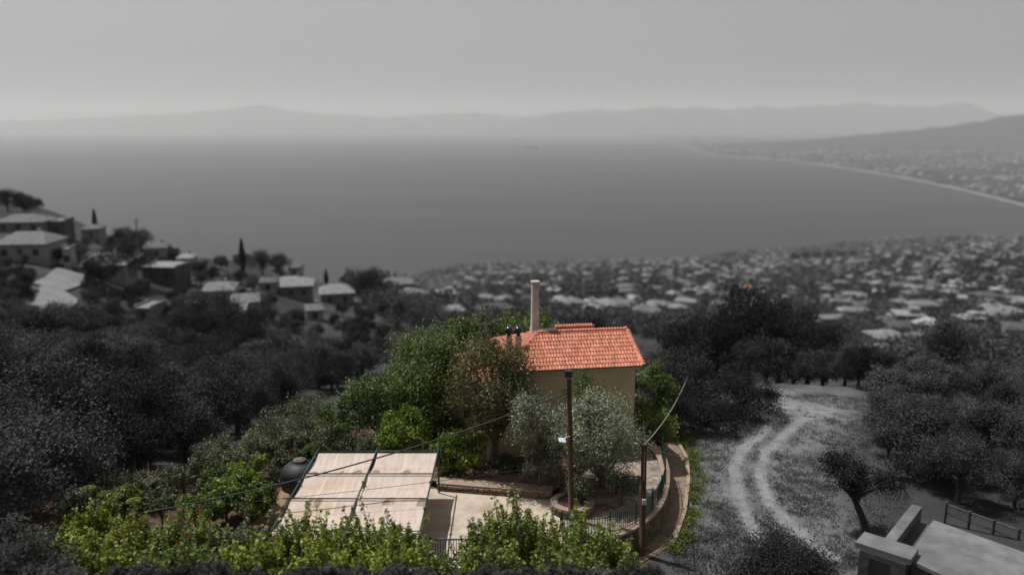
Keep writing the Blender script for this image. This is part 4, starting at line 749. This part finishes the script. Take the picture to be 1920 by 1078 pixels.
LHOUSES = [  # px, py of wall foot, width px, depth m, height m, rot, roof, wall, label
 (50, 434, 105, 9, 3, .12, 'hip', 'gwall', 'long pale-roofed house highest on the left ridge'), (118, 446, 36, 7, 5, .15, 'flat', 'gwalld', 'dark square block beside the highest ridge house'), (62, 486, 112, 11, 4.2, .1, 'hip', 'gwhite', 'broad pale-roofed house below the dark square block'),
 (205, 520, 100, 13, 4, .25, 'hip', 'gwhite', 'large bright-roofed house above the pale lane'), (133, 505, 16, 4, 5, .2, 'flat', 'gwhite', 'narrow white tower wall next to the pale lane'), (178, 452, 40, 7, 4, .2, 'hip', 'gwall', 'small house under the slim cypress on the ridge'),
 (315, 532, 82, 8, 5, -.1, 'flat', 'gwalld', 'flat pale roof over dark wall in the wood'), (300, 486, 44, 8, 4, .2, 'hip', 'gwall', 'pale house behind the wood under the power pole'), (372, 474, 46, 8, 4, .1, 'hip', 'gwall', 'ridge house beneath the bushy tree'), (331, 458, 26, 6, 4, 0, 'hip', 'gwalld', 'small grey house on the skyline left of the bushy tree'), (412, 484, 30, 7, 3, .2, 'hip', 'gwall', 'low shed roof on the skyline'),
 (415, 570, 70, 9, 4, .2, 'hip', 'gwhite', 'upper house of the bright cluster'), (462, 592, 62, 9, 4, .3, 'hip', 'gwhite', 'bright two-level house in the cluster'), (438, 622, 66, 8, 4.5, .25, 'flat', 'gwhite', 'lowest bright house of the cluster'),
 (548, 556, 96, 10, 4, .2, 'hip', 'gwall', 'wide low house on the falling ridge'), (632, 568, 76, 10, 4, .25, 'hip', 'gwhite', 'pale house at the end of the falling ridge'), (556, 518, 30, 7, 4, .1, 'flat', 'gwhite', 'small white cube on the skyline'), (500, 640, 24, 5, 3, .5, 'hip', 'gwhite', 'tiny white shed below the bright cluster'),
 (255, 500, 40, 7, 3, .3, 'hip', 'gwall', 'roof between the large bright-roofed house and the flat pale roof'), (352, 500, 36, 7, 3, .2, 'hip', 'gwhite', 'small bright roof above the wood under the ridge house'), (505, 545, 40, 7, 3, .2, 'hip', 'gwhite', 'small bright roof left of the wide low house'), (590, 598, 40, 7, 3, .3, 'hip', 'gwall', 'small roof in the trees below the wide low house'), (365, 592, 34, 6, 3, .3, 'hip', 'gwall', 'small roof in the trees beside the bright cluster'), (285, 600, 40, 6, 3, -.1, 'flat', 'gwall', 'grey shed roof deep in the wood'),
 (745, 553, 62, 9, 4, .1, 'hip', 'gwalld', 'long grey-roofed house at the end of the wood'), (925, 600, 74, 9, 4, .45, 'hip', 'gwall', 'large grey roof behind the small chimneys'), (850, 607, 40, 8, 4, .3, 'hip', 'gwall', 'grey roof half hidden by the dark wood'),
 (1660, 655, 66, 10, 4, .1, 'hip', 'gwhite', 'bright house in the middle of the lower cluster'), (1690, 635, 60, 9, 4, -.2, 'hip', 'gwhite', 'bright house at the top of the lower cluster'), (1650, 690, 52, 9, 4, .3, 'flat', 'gwhite', 'white flat-roofed house at the bottom of the lower cluster'), (1720, 660, 40, 8, 4, .4, 'hip', 'gwhite', 'bright house on the right of the lower cluster'),
 (1825, 690, 76, 10, 4, -.2, 'hip', 'gwhite', 'bright house in the scrub on the far right slope'), (1905, 650, 50, 10, 5, -.4, 'hip', 'gwhite', 'bright long house at the right picture edge'), (1845, 570, 50, 10, 4, .1, 'hip', 'gwall', 'pale house beneath the hillside road'), (1560, 612, 60, 9, 4, .1, 'flat', 'gwall', 'pale low house beside the dark tree clump')]
HP = []
def grey_house(px, py, wpx, dpt, h, rot, roof, wall, label, name='hill_house', group=None, windows=True, foot=None):
    g = foot or ground(px, py)
    if g is None: return
    s = (g.y * cos(PITCH) + (H - g.z) * sin(PITCH)) / F; w = wpx * s; t = thing(name, label, 'house', (g.x, g.y, g.z), rot, group); HP.append((g.x, g.y, w))
    MB().box((0, 0, h / 2 - 1.0), (w * .9, dpt * .9, h + 2)).build('wall', M[wall], t)
    if roof == 'hip':
        rz = min(w, dpt) * .2; k = .5 if w < dpt else max(0, (w - dpt) / w) + .12
        mb = MB(); a, b_ = w / 2, dpt / 2; ra = a * min(k, .8); mb.add([(-a, -b_, h), (a, -b_, h), (a, b_, h), (-a, b_, h), (-ra, 0, h + rz), (ra, 0, h + rz), (-a, -b_, h + .15), (a, -b_, h + .15), (a, b_, h + .15), (-a, b_, h + .15)], [(3, 2, 1, 0), (0, 1, 7, 6), (1, 2, 8, 7), (2, 3, 9, 8), (3, 0, 6, 9), (6, 7, 5, 4), (8, 9, 4, 5), (7, 8, 5), (9, 6, 4)])
        r = mb.build('roof', M['groof'], t); MB().box((a * .3, .6, h + rz * .9), (.5, .5, 1.2)).build('chimney', M['gwhite'], r)
    else:
        mb = MB(); mb.box((0, 0, h + .12), (w * .96, dpt * .96, .2))
        for sx in (-1, 1): mb.box((sx * w * .47, 0, h + .4), (.2, dpt * .9, .36))
        r = mb.build('roof', M['groof'], t)
    if windows:
        n = max(1, int(w / 3.2))
        for i in range(n):
            x = (i + .5) / n * w * .84 - w * .42; wn = MB().box((x, -dpt * .45 - .03, h * .58), (1.0, .1, 1.2)).build('window' if i != n // 2 or n < 3 else 'door', M['gwin'], t)
    return t
for a in LHOUSES: grey_house(a[0], a[1], a[2] * (.86 if a[0] < 700 else 1), a[3] * .9, a[4] * (.78 if a[0] < 700 else 1), *a[5:])
av = [(p[0] - p[2] * .6, p[1] - 24, p[0] + p[2] * .55, p[1] + (26 if p[1] > 535 else 9)) for p in LHOUSES]
LANE = [(140, 512), (118, 530), (82, 545), (112, 562), (88, 585), (70, 600)]
def drape(name, label, line, w, mat, dz=.25, z=None):
    pts = [ground(*q) if not isinstance(q, Vector) else q for q in line]; pts = [p for p in pts if p]; rs = resample([(p.x, p.y) for p in pts], max(.5, w * .5)); mb = MB(); n = len(rs)
    for i, p in enumerate(rs):
        d = (rs[min(i + 1, n - 1)] - rs[max(i - 1, 0)]).normalized(); nn = Vector((d.y, -d.x, 0))
        for k in (-.5, 0, .5): q = p + nn * w * k; mb.v.append((q.x, q.y, gz(q.x, q.y) + dz))
    mb.f = [(3 * i + k, 3 * i + k + 1, 3 * i + k + 4, 3 * i + k + 3) for i in range(n - 1) for k in (0, 1)]; return tag(mb.build(name, M[mat]), label, kind='structure')
drape('lane', 'pale lane winding down the left slope', LANE, 5.5, 'groad', .3); av += [(60, 510, 150, 612)]
drape('road', 'pale road descending through the hillside town', [(1783, 470), (1785, 490), (1790, 510), (1803, 530), (1812, 550)], 11, 'groad', 1.2)
drape('road', 'pale road along the coast ridge', [(1490, 492), (1530, 490), (1580, 483), (1640, 477)], 16, 'groad', 1.5)
drape('road', 'pale street crossing the middle of the hillside town', [(1250, 540), (1340, 532), (1440, 545), (1540, 540), (1640, 552), (1740, 545), (1800, 552)], 7, 'groad', 1.0)
drape('road', 'pale street below the town houses above the lower cluster', [(1560, 600), (1640, 606), (1720, 600), (1800, 608), (1925, 600)], 6, 'groad', .8)
WOOD = [(-20, 480), (60, 490), (150, 460), (250, 450), (330, 470), (420, 490), (520, 500), (600, 540), (680, 560), (830, 620), (760, 660), (620, 760), (480, 800), (330, 890), (200, 925), (60, 1000), (-20, 1040)]
MK = [(60, 560, 'under the broad pale-roofed house'), (150, 620, 'under the pale lane'), (240, 560, 'below the large bright-roofed house'), (330, 560, 'below the flat pale roof'), (420, 520, 'behind the bright cluster'), (380, 650, 'just below the bright cluster'), (500, 680, 'down the slope from the tiny white shed'), (560, 590, 'below the wide low house'), (680, 600, 'below the falling ridge end'), (740, 650, 'next to the big green garden tree'), (600, 720, 'up against the garden border shrubs'), (450, 760, 'behind the grey-green garden shrubs'), (300, 820, 'above the bare sapling'), (180, 720, 'in the middle of the wood'), (60, 750, 'at the middle of the picture edge'), (60, 900, 'above the hedge end'), (320, 700, 'in the hollow of the wood')]
scatter(WOOD, 240, 2.7, .7, 1.15, 'dark leafy wood tree ', 'wood trees ', av, MK)
scatter([(-10, 930), (120, 900), (250, 860), (380, 820), (480, 770), (600, 735), (700, 680), (640, 680), (420, 720), (200, 800), (-10, 850)], 70, 1.6, .38, .6, 'low dark wood shrub ', 'wood shrubs ', None, [(650, 700, 'touching the big green garden tree'), (520, 760, 'behind the pale-flowered garden shrub'), (400, 820, 'at the border of the brown path'), (250, 870, 'above the umbel plants'), (60, 910, 'above the hedge end by the picture edge'), (200, 810, 'on the floor of the wood')], 'wood_shrub')
scatter([(0, 400), (0, 372), (60, 385), (90, 400), (60, 402)], 8, 3, .9, 1.2, 'tree on the wooded knoll at the top of the ridge', 'trees on the ridge knoll')
for px, py, s, lb in [(15, 397, 1.25, 'largest tree on the ridge knoll'), (50, 400, .95, 'sloping tree at the edge of the ridge knoll'), (265, 468, 1.2, 'round dark tree on the ridge by the power pole'), (232, 460, 1.0, 'dark tree on the ridge left of the power pole'), (492, 515, 1.4, 'round bush on the skyline after the slender cypress'), (525, 512, 1.3, 'second round bush on the skyline after the slender cypress'), (240, 530, 1.9, 'large dark round tree below the bright-roofed house'), (190, 535, 1.3, 'dark tree at the corner of the bright-roofed house'), (690, 570, 1.9, 'dark tree at the end of the falling ridge'), (395, 640, 1.6, 'dark tree below the bright cluster, left one'), (455, 665, 1.5, 'dark tree below the bright cluster, right one')]:
    g = ground(px, py); gtree(g, s, lb, v=0)
# cypresses and thin skyline things
def cypress(px, py_foot, py_top, wpx, label):
    g = ground(px, py_foot); top = PY(px, py_top, g.y).z - g.z; s = g.y / F; r = wpx * s / 2; t = thing('cypress', label, 'tree', g, 0, 'cypresses on the ridge'); MB().tube([(0, 0, -.3), (0, 0, top * .9)], [.2, .04], 6).build('trunk', M['gbark'], t); n = 1500; z = rng.uniform(.06, 1, n); a = rng.uniform(0, 6.28, n); rr = r * np.sin(math.pi * np.clip(z, 0, 1) ** .7 * .96 + .05) * rng.uniform(.6, 1.1, n)
    ob('crown', npmesh('crown', leaf_quads(np.stack([rr * np.cos(a), rr * np.sin(a), z * top], 1), .45, .3), n, L['g_dark']), t)
cypress(180, 440, 392, 9, 'slim cypress rising from the ridge beside the small house'); cypress(456, 512, 447, 12, 'tall slender cypress standing alone before the sea'); cypress(372, 462, 428, 17, 'bushy short cypress on the ridge house skyline'); cypress(612, 535, 505, 8, 'short cypress tip on the falling ridge')
g = ground(261, 478); pp = thing('power_pole', 'thin grey power pole on the ridge skyline', 'pole', g); hh = PY(261, 410, g.y).z - g.z; MB().tube([(0, 0, -.5), (0, 0, hh)], [.22, .14], 7).build('shaft', M['gmetal'], pp); MB().box((0, 0, hh - .6), (1.6, .15, .15)).build('crossarm', M['gmetal'], pp)

# middle and right-hand woods
RAV = [(p[0] - p[2] * .6, p[1] - 20, p[0] + p[2] * .6, p[1] + 14) for p in LHOUSES if p[0] > 1500]
scatter([(1650, 770), (1720, 750), (1930, 755), (1930, 960), (1800, 950), (1720, 930), (1680, 900), (1650, 830)], 130, 1.9, .38, .66, 'scrubby tree ', 'scrub trees ', RAV, [(1620, 800, 'at the edge of the track field'), (1700, 760, 'on the upper scrub slope'), (1820, 760, 'under the far slope houses'), (1900, 800, 'on the scrub slope by the picture edge'), (1700, 880, 'above the leaning tree'), (1850, 900, 'behind the two-rail fence')], 'scrub_tree', True)
scatter([(1230, 650), (1330, 650), (1420, 690), (1560, 672), (1660, 700), (1640, 735), (1570, 716), (1420, 712), (1290, 710)], 55, 2.0, .5, .85, 'tree in the belt behind the track field', 'trees behind the track field', RAV, None, 'scrub_tree')
scatter([(1560, 640), (1620, 660), (1600, 700), (1760, 720), (1930, 700), (1930, 670), (1760, 690), (1640, 700)], 14, 4, .8, 1.2, 'tree along the edge of the lower bright cluster', 'trees edging the lower house cluster', RAV, None, 'scrub_tree', True)
for px, py, Y, s, v, lb in [(1345, 640, 78, 1.2, 0, 'first dark tree of the tall clump behind the track'), (1405, 628, 80, 1.4, 2, 'highest dark tree of the tall clump behind the track'), (1465, 628, 82, 1.4, 4, 'broad dark tree of the tall clump behind the track'), (1520, 638, 80, 1.25, 0, 'last dark tree of the tall clump, next to pale houses'), (1290, 665, 74, 1.1, 2, 'dark tree between house gable and the tall clump'), (1440, 672, 72, 1.1, 6, 'dark tree in front of the tall clump'), (1490, 688, 70, .95, 0, 'low dark tree at the foot of the tall clump above the clearing'), (1545, 690, 72, .95, 2, 'low dark tree right at the end of the clearing'), (1585, 700, 70, .8, 4, 'small dark tree where clearing meets scrub')]:
    c = PY(px, py, Y); z = gz(c.x, Y); gtree((c.x, Y, z), s, lb, v=v, sz=max(.6, (c.z - z) / 3.2))
for px, py, Y, s, v, lb in [(1325, 762, 52, 1.1, 0, 'dark tree with black trunk at the bend of the dirt track'), (1388, 750, 55, 1.05, 2, 'dark tree leaning over the dirt track'), (1275, 705, 58, 1.1, 4, 'dark tree behind the evergreen at the gable'), (1262, 770, 51, .85, 0, 'small dark tree at the head of the footpath')]:
    c = PY(px, py, Y); z = max(c.z - 3.2 * s, gz(c.x, Y)); t = gtree((c.x, Y, gz(c.x, Y)), s, lb, v=v, sz=max(.5, (c.z - gz(c.x, Y)) / 3.2))
# leaning fig tree beside the outbuilding
c = P(1632, 1008, -.2); ft = thing('fig_tree', 'leaning dark tree with bare trunk beside the stone outbuilding', 'tree', (c.x, c.y, gz(c.x, c.y))); e1 = PY(1600, 930, c.y + .5) - Vector((c.x, c.y, gz(c.x, c.y)))
mb = MB(); mb.tube([(0, 0, -.2), e1 * .5 + Vector((.05, 0, 0)), e1], [.22, .17, .13], 8)
lc = [e1 + Vector(q) for q in ((-.6, .3, .5), (.5, .4, .7), (1.3, .1, .4), (0, .8, .9))]
for q in lc: mb.tube([e1, e1.lerp(q, .5), q], [.16, .1, .04], 5)
mb.build('trunk', M['gbark'], ft, True); V, n, _ = crown((1.9, 1.5, .8), 7000, .12, 16, 26); ob('crown', npmesh('crown', V + np.array(e1 + Vector((.4, .4, .8))), n, L['g_dark']), ft)
# round clipped shrub at the lower edge
c = PY(1472, 1062, 30); rs_ = thing('round_shrub', 'big dome-shaped shrub at the lower picture edge', 'shrub', (c.x, 30, gz(c.x, 30))); V, n, lc = crown((2.2, 2.2, 1.8), 30000, .10, 110, 36, flat=-.3); hz = c.z - gz(c.x, 30) - .75; ob('foliage', npmesh('foliage', V + np.array([0, 0, hz]), n, L['g_mid']), rs_); trunk_mb(max(.3, hz - .3), .12, lc + np.array([0, 0, hz])).build('trunk', M['gbark'], rs_)
# dark bushes along the lower edge
for k, px in enumerate(range(-20, 1200, 58)):
    Y = 23.2 + .8 * math.sin(k * 1.7); top = 1050 + 6 * math.sin(k * 2.3) - (18 if px < 60 else 0); c = PY(px, top, Y); z = gz(c.x, Y); V, n, lc = crown((.95, .9, .75), 3200, .12, 14, 22, flat=-.2)
    t = thing('verge_bush', 'dark grey bush of the road verge along the lower picture edge', 'shrub', (c.x, Y, z), 0, 'dark bushes along the road verge'); ob('foliage', npmesh('foliage', V + np.array([0, 0, c.z - z - 1.15]), n, L['g_mid']), t); MB().tube([(0, 0, -.2), (.05, 0, c.z - z - .9)], [.06, .03], 5).build('stem', M['gbark'], t)
for k, (px, py, Y) in enumerate([(-10, 1000, 27), (-5, 1040, 25)]):
    c = PY(px, py, Y); gtree((c.x, Y, gz(c.x, Y)), .62, 'dark grey shrub tree at the hedge end by the picture corner', 'dark shrub trees at the hedge end', sz=max(.35, (c.z - gz(c.x, Y)) / 5.2))

# stone outbuilding lower right
ob_ = thing('outbuilding', 'flat-roofed stone outbuilding with pale roof terrace at the lower right', 'building', (0, 0, 0))
A, B_, Cc, D = (18.46, 32.47), (24.5, 25.3), (20.3, 22.5), (15.75, 29.3)
def prism(poly, z0, z1):
    n = len(poly); mb = MB(); mb.add([(x, y, z0) for x, y in poly] + [(x, y, z1) for x, y in poly], [tuple(range(n - 1, -1, -1)), tuple(range(n, 2 * n))] + [(i, (i + 1) % n, n + (i + 1) % n, n + i) for i in range(n)]); return mb
qd = [D, Cc, B_, A]; cx_ = sum(p[0] for p in qd) / 4; cy_ = sum(p[1] for p in qd) / 4
prism([(cx_ + (x - cx_) * .96, cy_ + (y - cy_) * .96) for x, y in qd], -.8, 1.85).build('wall', M['gstone'], ob_); prism(qd, 1.86, 2.02).build('roof_slab', M['gconc'], ob_)
dv = (Vector(A) - Vector(D)).normalized(); nv = Vector((-dv.y, dv.x)); pw = [Vector(D) + nv * .15, Vector(A) + nv * .15 + dv * .5, Vector(A) + nv * .95 + dv * .5, Vector(D) + nv * .95]
prism([tuple(p) for p in pw], -.8, 1.5).build('side_wall', M['gwalld'], ob_); pw2 = [Vector(D) + nv * .62, Vector(A) + nv * .62 + dv * .6, Vector(A) + nv * 1.05 + dv * .6, Vector(D) + nv * 1.05]; prism([tuple(p) for p in pw2], 1.505, 2.2).build('parapet', M['gconc'], ob_)
g0 = P(1662, 1030, 2.1); yaw = math.atan2(-1.5, 1.3)
MB().box((g0.x - .05, g0.y - .1, .6), (1.75, 1.0, 2.9), yaw + .15).build('gate_pier', M['gstone'], ob_); MB().box((g0.x, g0.y, 2.18), (2.1, 1.15, .24), yaw + .15).build('cap_slab', M['gconc'], ob_)
q = Vector((-sin(yaw + .15), cos(yaw + .15), 0)) * -1; f_ = g0 + q * .52; MB().box((f_.x - .1, f_.y, .9), (.75, .1, 1.9), yaw + .15).build('door', M['gwin'], ob_); MB().box((f_.x + q.x * .05, f_.y + q.y * .05, .75), (.3, .06, .7), yaw + .15).build('door_panel', M['gconc'], ob_)
fr = thing('rail_fence', 'two-rail fence behind the roof terrace of the outbuilding', 'fence'); a, b_ = PY(1775, 945, 36), PY(1960, 1012, 33.5)
for dz in (0, -.45): MB().tube([a + Vector((0, 0, dz)), b_ + Vector((0, 0, dz))], .05, 6).build('rail', M['gstone'], fr)
for i in range(5): p = a.lerp(b_, i / 4); MB().tube([Vector((p.x, p.y, gz(p.x, p.y) - .1)), p + Vector((0, 0, .1))], .06, 6).build('post', M['gstone'], fr)
# whitish rubble by the track
for k, (px, py, s) in enumerate([(1452, 772, .5), (1470, 768, .7), (1462, 748, .35)]):
    g = ground(px, py); V = unit(rng.normal(size=(60, 3))); mb = MB(); mb.lathe([(0, .6), (.5, .5), (.85, .25), (1.0, 0), (1.02, -.2)], 9); mb.v = [(x * (1 + .2 * sin(x * 7 + k)), y * (.8 + .2 * cos(y * 5 + k)), z * .7) for x, y, z in mb.v]; t = mb.build('pale_rock', M['gwhite']); t.location = g; t.scale = (s * 1.3, s, s * .6)
    tag(t, ['small pale rock beside the dirt track', 'largest pale rock beside the dirt track', 'pale rock farthest up the dirt track'][k], 'rock')
# dry grass of the field
C = []; AX = []
for _ in range(9000):
    px, py = rng.uniform(1240, 1700), rng.uniform(720, 1090); g = P(px, py, -1.)
    if g.y > 66: continue
    if min(seg_dist(np.array(g.x), np.array(g.y), RUTS[0]), seg_dist(np.array(g.x), np.array(g.y), RUTS[1])) < .45 or seg_dist(np.array(g.x), np.array(g.y), SPREAD) < 1.5 and rng.random() < .8: continue
    if nz2(np.array(g.x), np.array(g.y), .5, 2.) < -.2 and rng.random() < .7 or (g.x < 10.3 and g.y > 37.5) or g.x < 7.5: continue
    n = 9; C.append(np.array([g.x, g.y, 0]) + rng.normal(size=(n, 3)) * np.array([.16, .16, 0]))
C = np.concatenate(C); C[:, 2] = tz(C[:, 0], C[:, 1]) + .05; tag(ob('dry_grass', npmesh('dry_grass', leaf_quads(C, .18, .0, None, 0, .16, np.array([0, 0, 1.]) + rng.normal(size=C.shape) * .4), len(C), L['g_dry'])), 'dry grass over the field round the dirt track', 'grass', kind='stuff')

# ------------------------------------------------------------------ hillside town and far wood
TOWN = [(690, 525), (800, 505), (960, 490), (1150, 475), (1300, 465), (1500, 460), (1700, 440), (1800, 435), (1930, 430), (1930, 640), (1760, 640), (1580, 600), (1540, 570), (1300, 600), (1230, 610), (1000, 580), (760, 570)]
tw = []; near = []; tries = 0; FT = (1405, 545)
while len(tw) < 540 and tries < 9000:
    tries += 1; px, py = rng.uniform(690, 1930), rng.uniform(430, 640)
    if not inside_poly(np.array(px), np.array(py), TOWN): continue
    dens = (.35 if px < 1150 else 1.) * (1 if py < 545 else .4)
    dens *= .12 + .88 * (nz2(np.array(px), np.array(py * 2.6), .017, .8) > -.2)
    if rng.random() > dens or (1480 < px < 1620 and py < 492): continue
    g = ground(px, py)
    if g is None or g.z < -298 or g.y < 130: continue
    if any((g.x - q[0].x) ** 2 + (g.y - q[0].y) ** 2 < (13 + g.y * .0055) ** 2 for q in tw): continue
    tw.append((g, px, py))
tw.sort(key=lambda q: q[0].y); TP = []
for k in range(5):
    w, d_, h = [(11, 9, 5), (13, 10, 6.2), (9, 8, 4.5), (15, 9, 5.5), (10, 10, 7)][k]; hip = k != 4
    wl_ = MB().box((0, 0, h / 2 - 1.5), (w * .92, d_ * .92, h + 3)).mesh('wall', M['gwhite' if k % 2 else 'gwall']); mb = MB(); a, b_ = w / 2, d_ / 2
    if hip: mb.add([(-a, -b_, h), (a, -b_, h), (a, b_, h), (-a, b_, h), (-a * .4, 0, h + 1.9), (a * .4, 0, h + 1.9)], [(3, 2, 1, 0), (0, 1, 5, 4), (2, 3, 4, 5), (1, 2, 5), (3, 0, 4)])
    else: mb.box((0, 0, h + .15), (w, d_, .3)); mb.box((w * .2, 0, h + 1.3), (w * .35, d_ * .4, 2.0))
    TP.append((wl_, mb.mesh('roof', M['gwhite' if k in (2, 4) else 'groof'])))
TMK = [(760, 545, 'above the end of the wood'), (870, 540, 'over the big green garden tree'), (960, 530, 'beside the tall white chimney, wood side'), (1060, 530, 'beside the tall white chimney, gable side'), (1150, 560, 'over the house ridge'), (1180, 515, 'on the shore over the house roof'), (1280, 570, 'above the dark tree by the gable'), (1290, 510, 'on the shore before the coast grove'), (1400, 520, 'near the orange-roofed coloured house'), (1480, 540, 'above the tall dark clump'), (1560, 510, 'under the coast grove'), (1590, 580, 'beside the tall dark clump'), (1690, 500, 'along the upper coast ridge'), (1680, 580, 'above the lower bright cluster'), (1780, 500, 'beside the descending road'), (1790, 580, 'below the descending road'), (1890, 490, 'on the shore at the picture edge'), (1890, 570, 'on the slope at the picture edge')]
restw = MB()
for i, (g, px, py) in enumerate(tw):
    k = int(rng.integers(5)); s = rng.uniform(.6, .95); rz = rng.normal() * .5
    if i < 270:
        lk = min(TMK, key=lambda q: (q[0] - px) ** 2 + ((q[1] - py) * 2) ** 2)[2]; t = thing('town_house', 'small pale town house ' + lk, 'house', g, rz, 'town houses ' + lk); t.scale = (s, s, s); ob('wall', TP[k][0], t); ob('roof', TP[k][1], t)
    else:
        restw.box((g.x, g.y, g.z + 2), (12 * s, 9 * s, 8 * s), rz); restw.box((g.x, g.y, g.z + 2 + 4 * s + .8), (12.6 * s, 9.6 * s, 1.6), rz, (.5, .3))
if restw.v: tag(restw.build('distant_houses', M['gwall']), 'distant pale houses crowded along the shore', 'houses', kind='stuff')
# terracotta house that keeps its colour in the town
g = ground(1405, 552); t = thing('colour_house', 'white town house with orange roof, the only coloured one there', 'house', g, .2); MB().box((0, 0, 2), (8.4, 7, 8)).build('wall', M['white'], t); mb = MB(); mb.add([(-4.6, -4, 6), (4.6, -4, 6), (4.6, 4, 6), (-4.6, 4, 6), (-2, 0, 7.6), (2, 0, 7.6)], [(3, 2, 1, 0), (0, 1, 5, 4), (2, 3, 4, 5), (1, 2, 5), (3, 0, 4)]); mb.build('roof', M['tile'], t)
# far trees: more than anyone could count
CC = []; tries = 0
FARP = [(640, 540), (700, 505), (960, 480), (1300, 465), (1700, 440), (1930, 425), (1930, 720), (1600, 720), (1540, 640), (1250, 640), (1040, 606), (820, 620), (700, 590)]
px = rng.uniform(640, 1930, 9500); py = rng.uniform(425, 720, 9500); ok = inside_poly(px, py, FARP)
for a, c in zip(px[ok], py[ok]):
    g = ground(a, c)
    if g is None or g.z < -298 or g.y < 95: continue
    if any(abs(g.x - q[0].x) < 9 and abs(g.y - q[0].y) < 9 for q in tw[:700:1]) and rng.random() < .55: continue
    if any(abs(g.x - q[0]) < q[2] * .7 and abs(g.y - q[1]) < 9 for q in HP): continue
    s = rng.uniform(1.6, 3.6) * (1 if g.y < 500 else 1.35); n = 220 if g.y < 220 else 90 if g.y < 420 else 30; d_ = unit(rng.normal(size=(n, 3))) * rng.uniform(.4, 1.05, (n, 1)); CC.append((np.array(g) + np.array([0, 0, s * .8]) + d_ * s, np.full(n, s * (.16 if g.y < 220 else .36 if g.y < 420 else .7))))
for k in range(1100):   # wood carries on behind the house and past the ridge
    Y = math.exp(rng.uniform(math.log(58), math.log(170))) if k < 420 else math.exp(rng.uniform(math.log(38), math.log(300))); u = rng.uniform(-.16, .23) if k < 420 else rng.uniform(-1.15, -.67)
    x = u * Y; z = gz(x, Y); s = rng.uniform(1.5, 2.6); n = 170; d_ = unit(rng.normal(size=(n, 3))) * rng.uniform(.4, 1.05, (n, 1)); CC.append((np.array([x, Y, z + s * .7]) + d_ * s, np.full(n, s * .18)))
C = np.concatenate([q[0] for q in CC]); sz = np.concatenate([q[1] for q in CC]); tag(ob('distant_woodland', npmesh('distant_woodland', leaf_quads(C, sz, .6, None, 0, .75), len(C), L['g_mid'])), 'scrub and trees scattered over the far hillside', 'woodland', kind='stuff')
g0_ = [(1490, 487, 26), (1510, 485, 30), (1530, 484, 30), (1552, 484, 30), (1575, 483, 30), (1600, 481, 26)]
for k, (a, c, s) in enumerate(g0_):
    g = ground(a, c + 3)
    if g: gtree(g, s / 8, 'dark tree of the grove on the coast ridge', 'grove on the coast ridge', v=0)

# ------------------------------------------------------------------ ships
for (px, py, ln, lb) in ((997, 278, 185, 'dark cargo ship nearer in the bay'), (969, 264, 260, 'paler cargo ship farther out in the bay')):
    c = P(px, py, SEA); t = thing('cargo_ship', lb, 'ship', (c.x, c.y, SEA), .06); a = ln / 2; hw = ln * .075; hh = ln * .07
    mb = MB(); pl_ = [(-a, -hw), (a * .75, -hw), (a, 0), (a * .75, hw), (-a, hw)]; n = 5; mb.add([(x * .96, y * .9, -1) for x, y in pl_] + [(x, y, hh) for x, y in pl_], [tuple(range(4, -1, -1)), tuple(range(5, 10))] + [(i, (i + 1) % 5, 5 + (i + 1) % 5, 5 + i) for i in range(5)]); mb.build('hull', M['gwin'], t)
    MB().box((-a * .78, 0, hh + ln * .045), (ln * .09, hw * 1.7, ln * .09)).build('superstructure', M['gwhite'], t); MB().box((-a * .86, 0, hh + ln * .105), (ln * .03, hw * .6, ln * .03)).build('funnel', M['gwin'], t)
    for i in range(4): MB().box((-a * .45 + i * a * .38, 0, hh + ln * .012), (ln * .13, hw * 1.5, ln * .024)).build('cargo_hatch', M['gwalld'], t)

# ------------------------------------------------------------------ haze: the air over bay and hillside
hz = MB().box((0, 20500, (1000 - 316) / 2), (92000, 49500, 1316)); me = hz.mesh('haze', bpy.data.materials.new('haze_air')); m = me.materials[0]; m.use_nodes = True; N = m.node_tree.nodes; N.remove(N['Principled BSDF'])
v = N.new('ShaderNodeVolumePrincipled'); v.inputs['Color'].default_value = (.93, .93, .93, 1); v.inputs['Density'].default_value = HAZE_DENSITY; v.inputs['Anisotropy'].default_value = .2; m.node_tree.links.new(v.outputs[0], N['Material Output'].inputs['Volume'])
tag(ob('haze', me), 'pale haze over the bay and hillside', 'haze', kind='stuff')
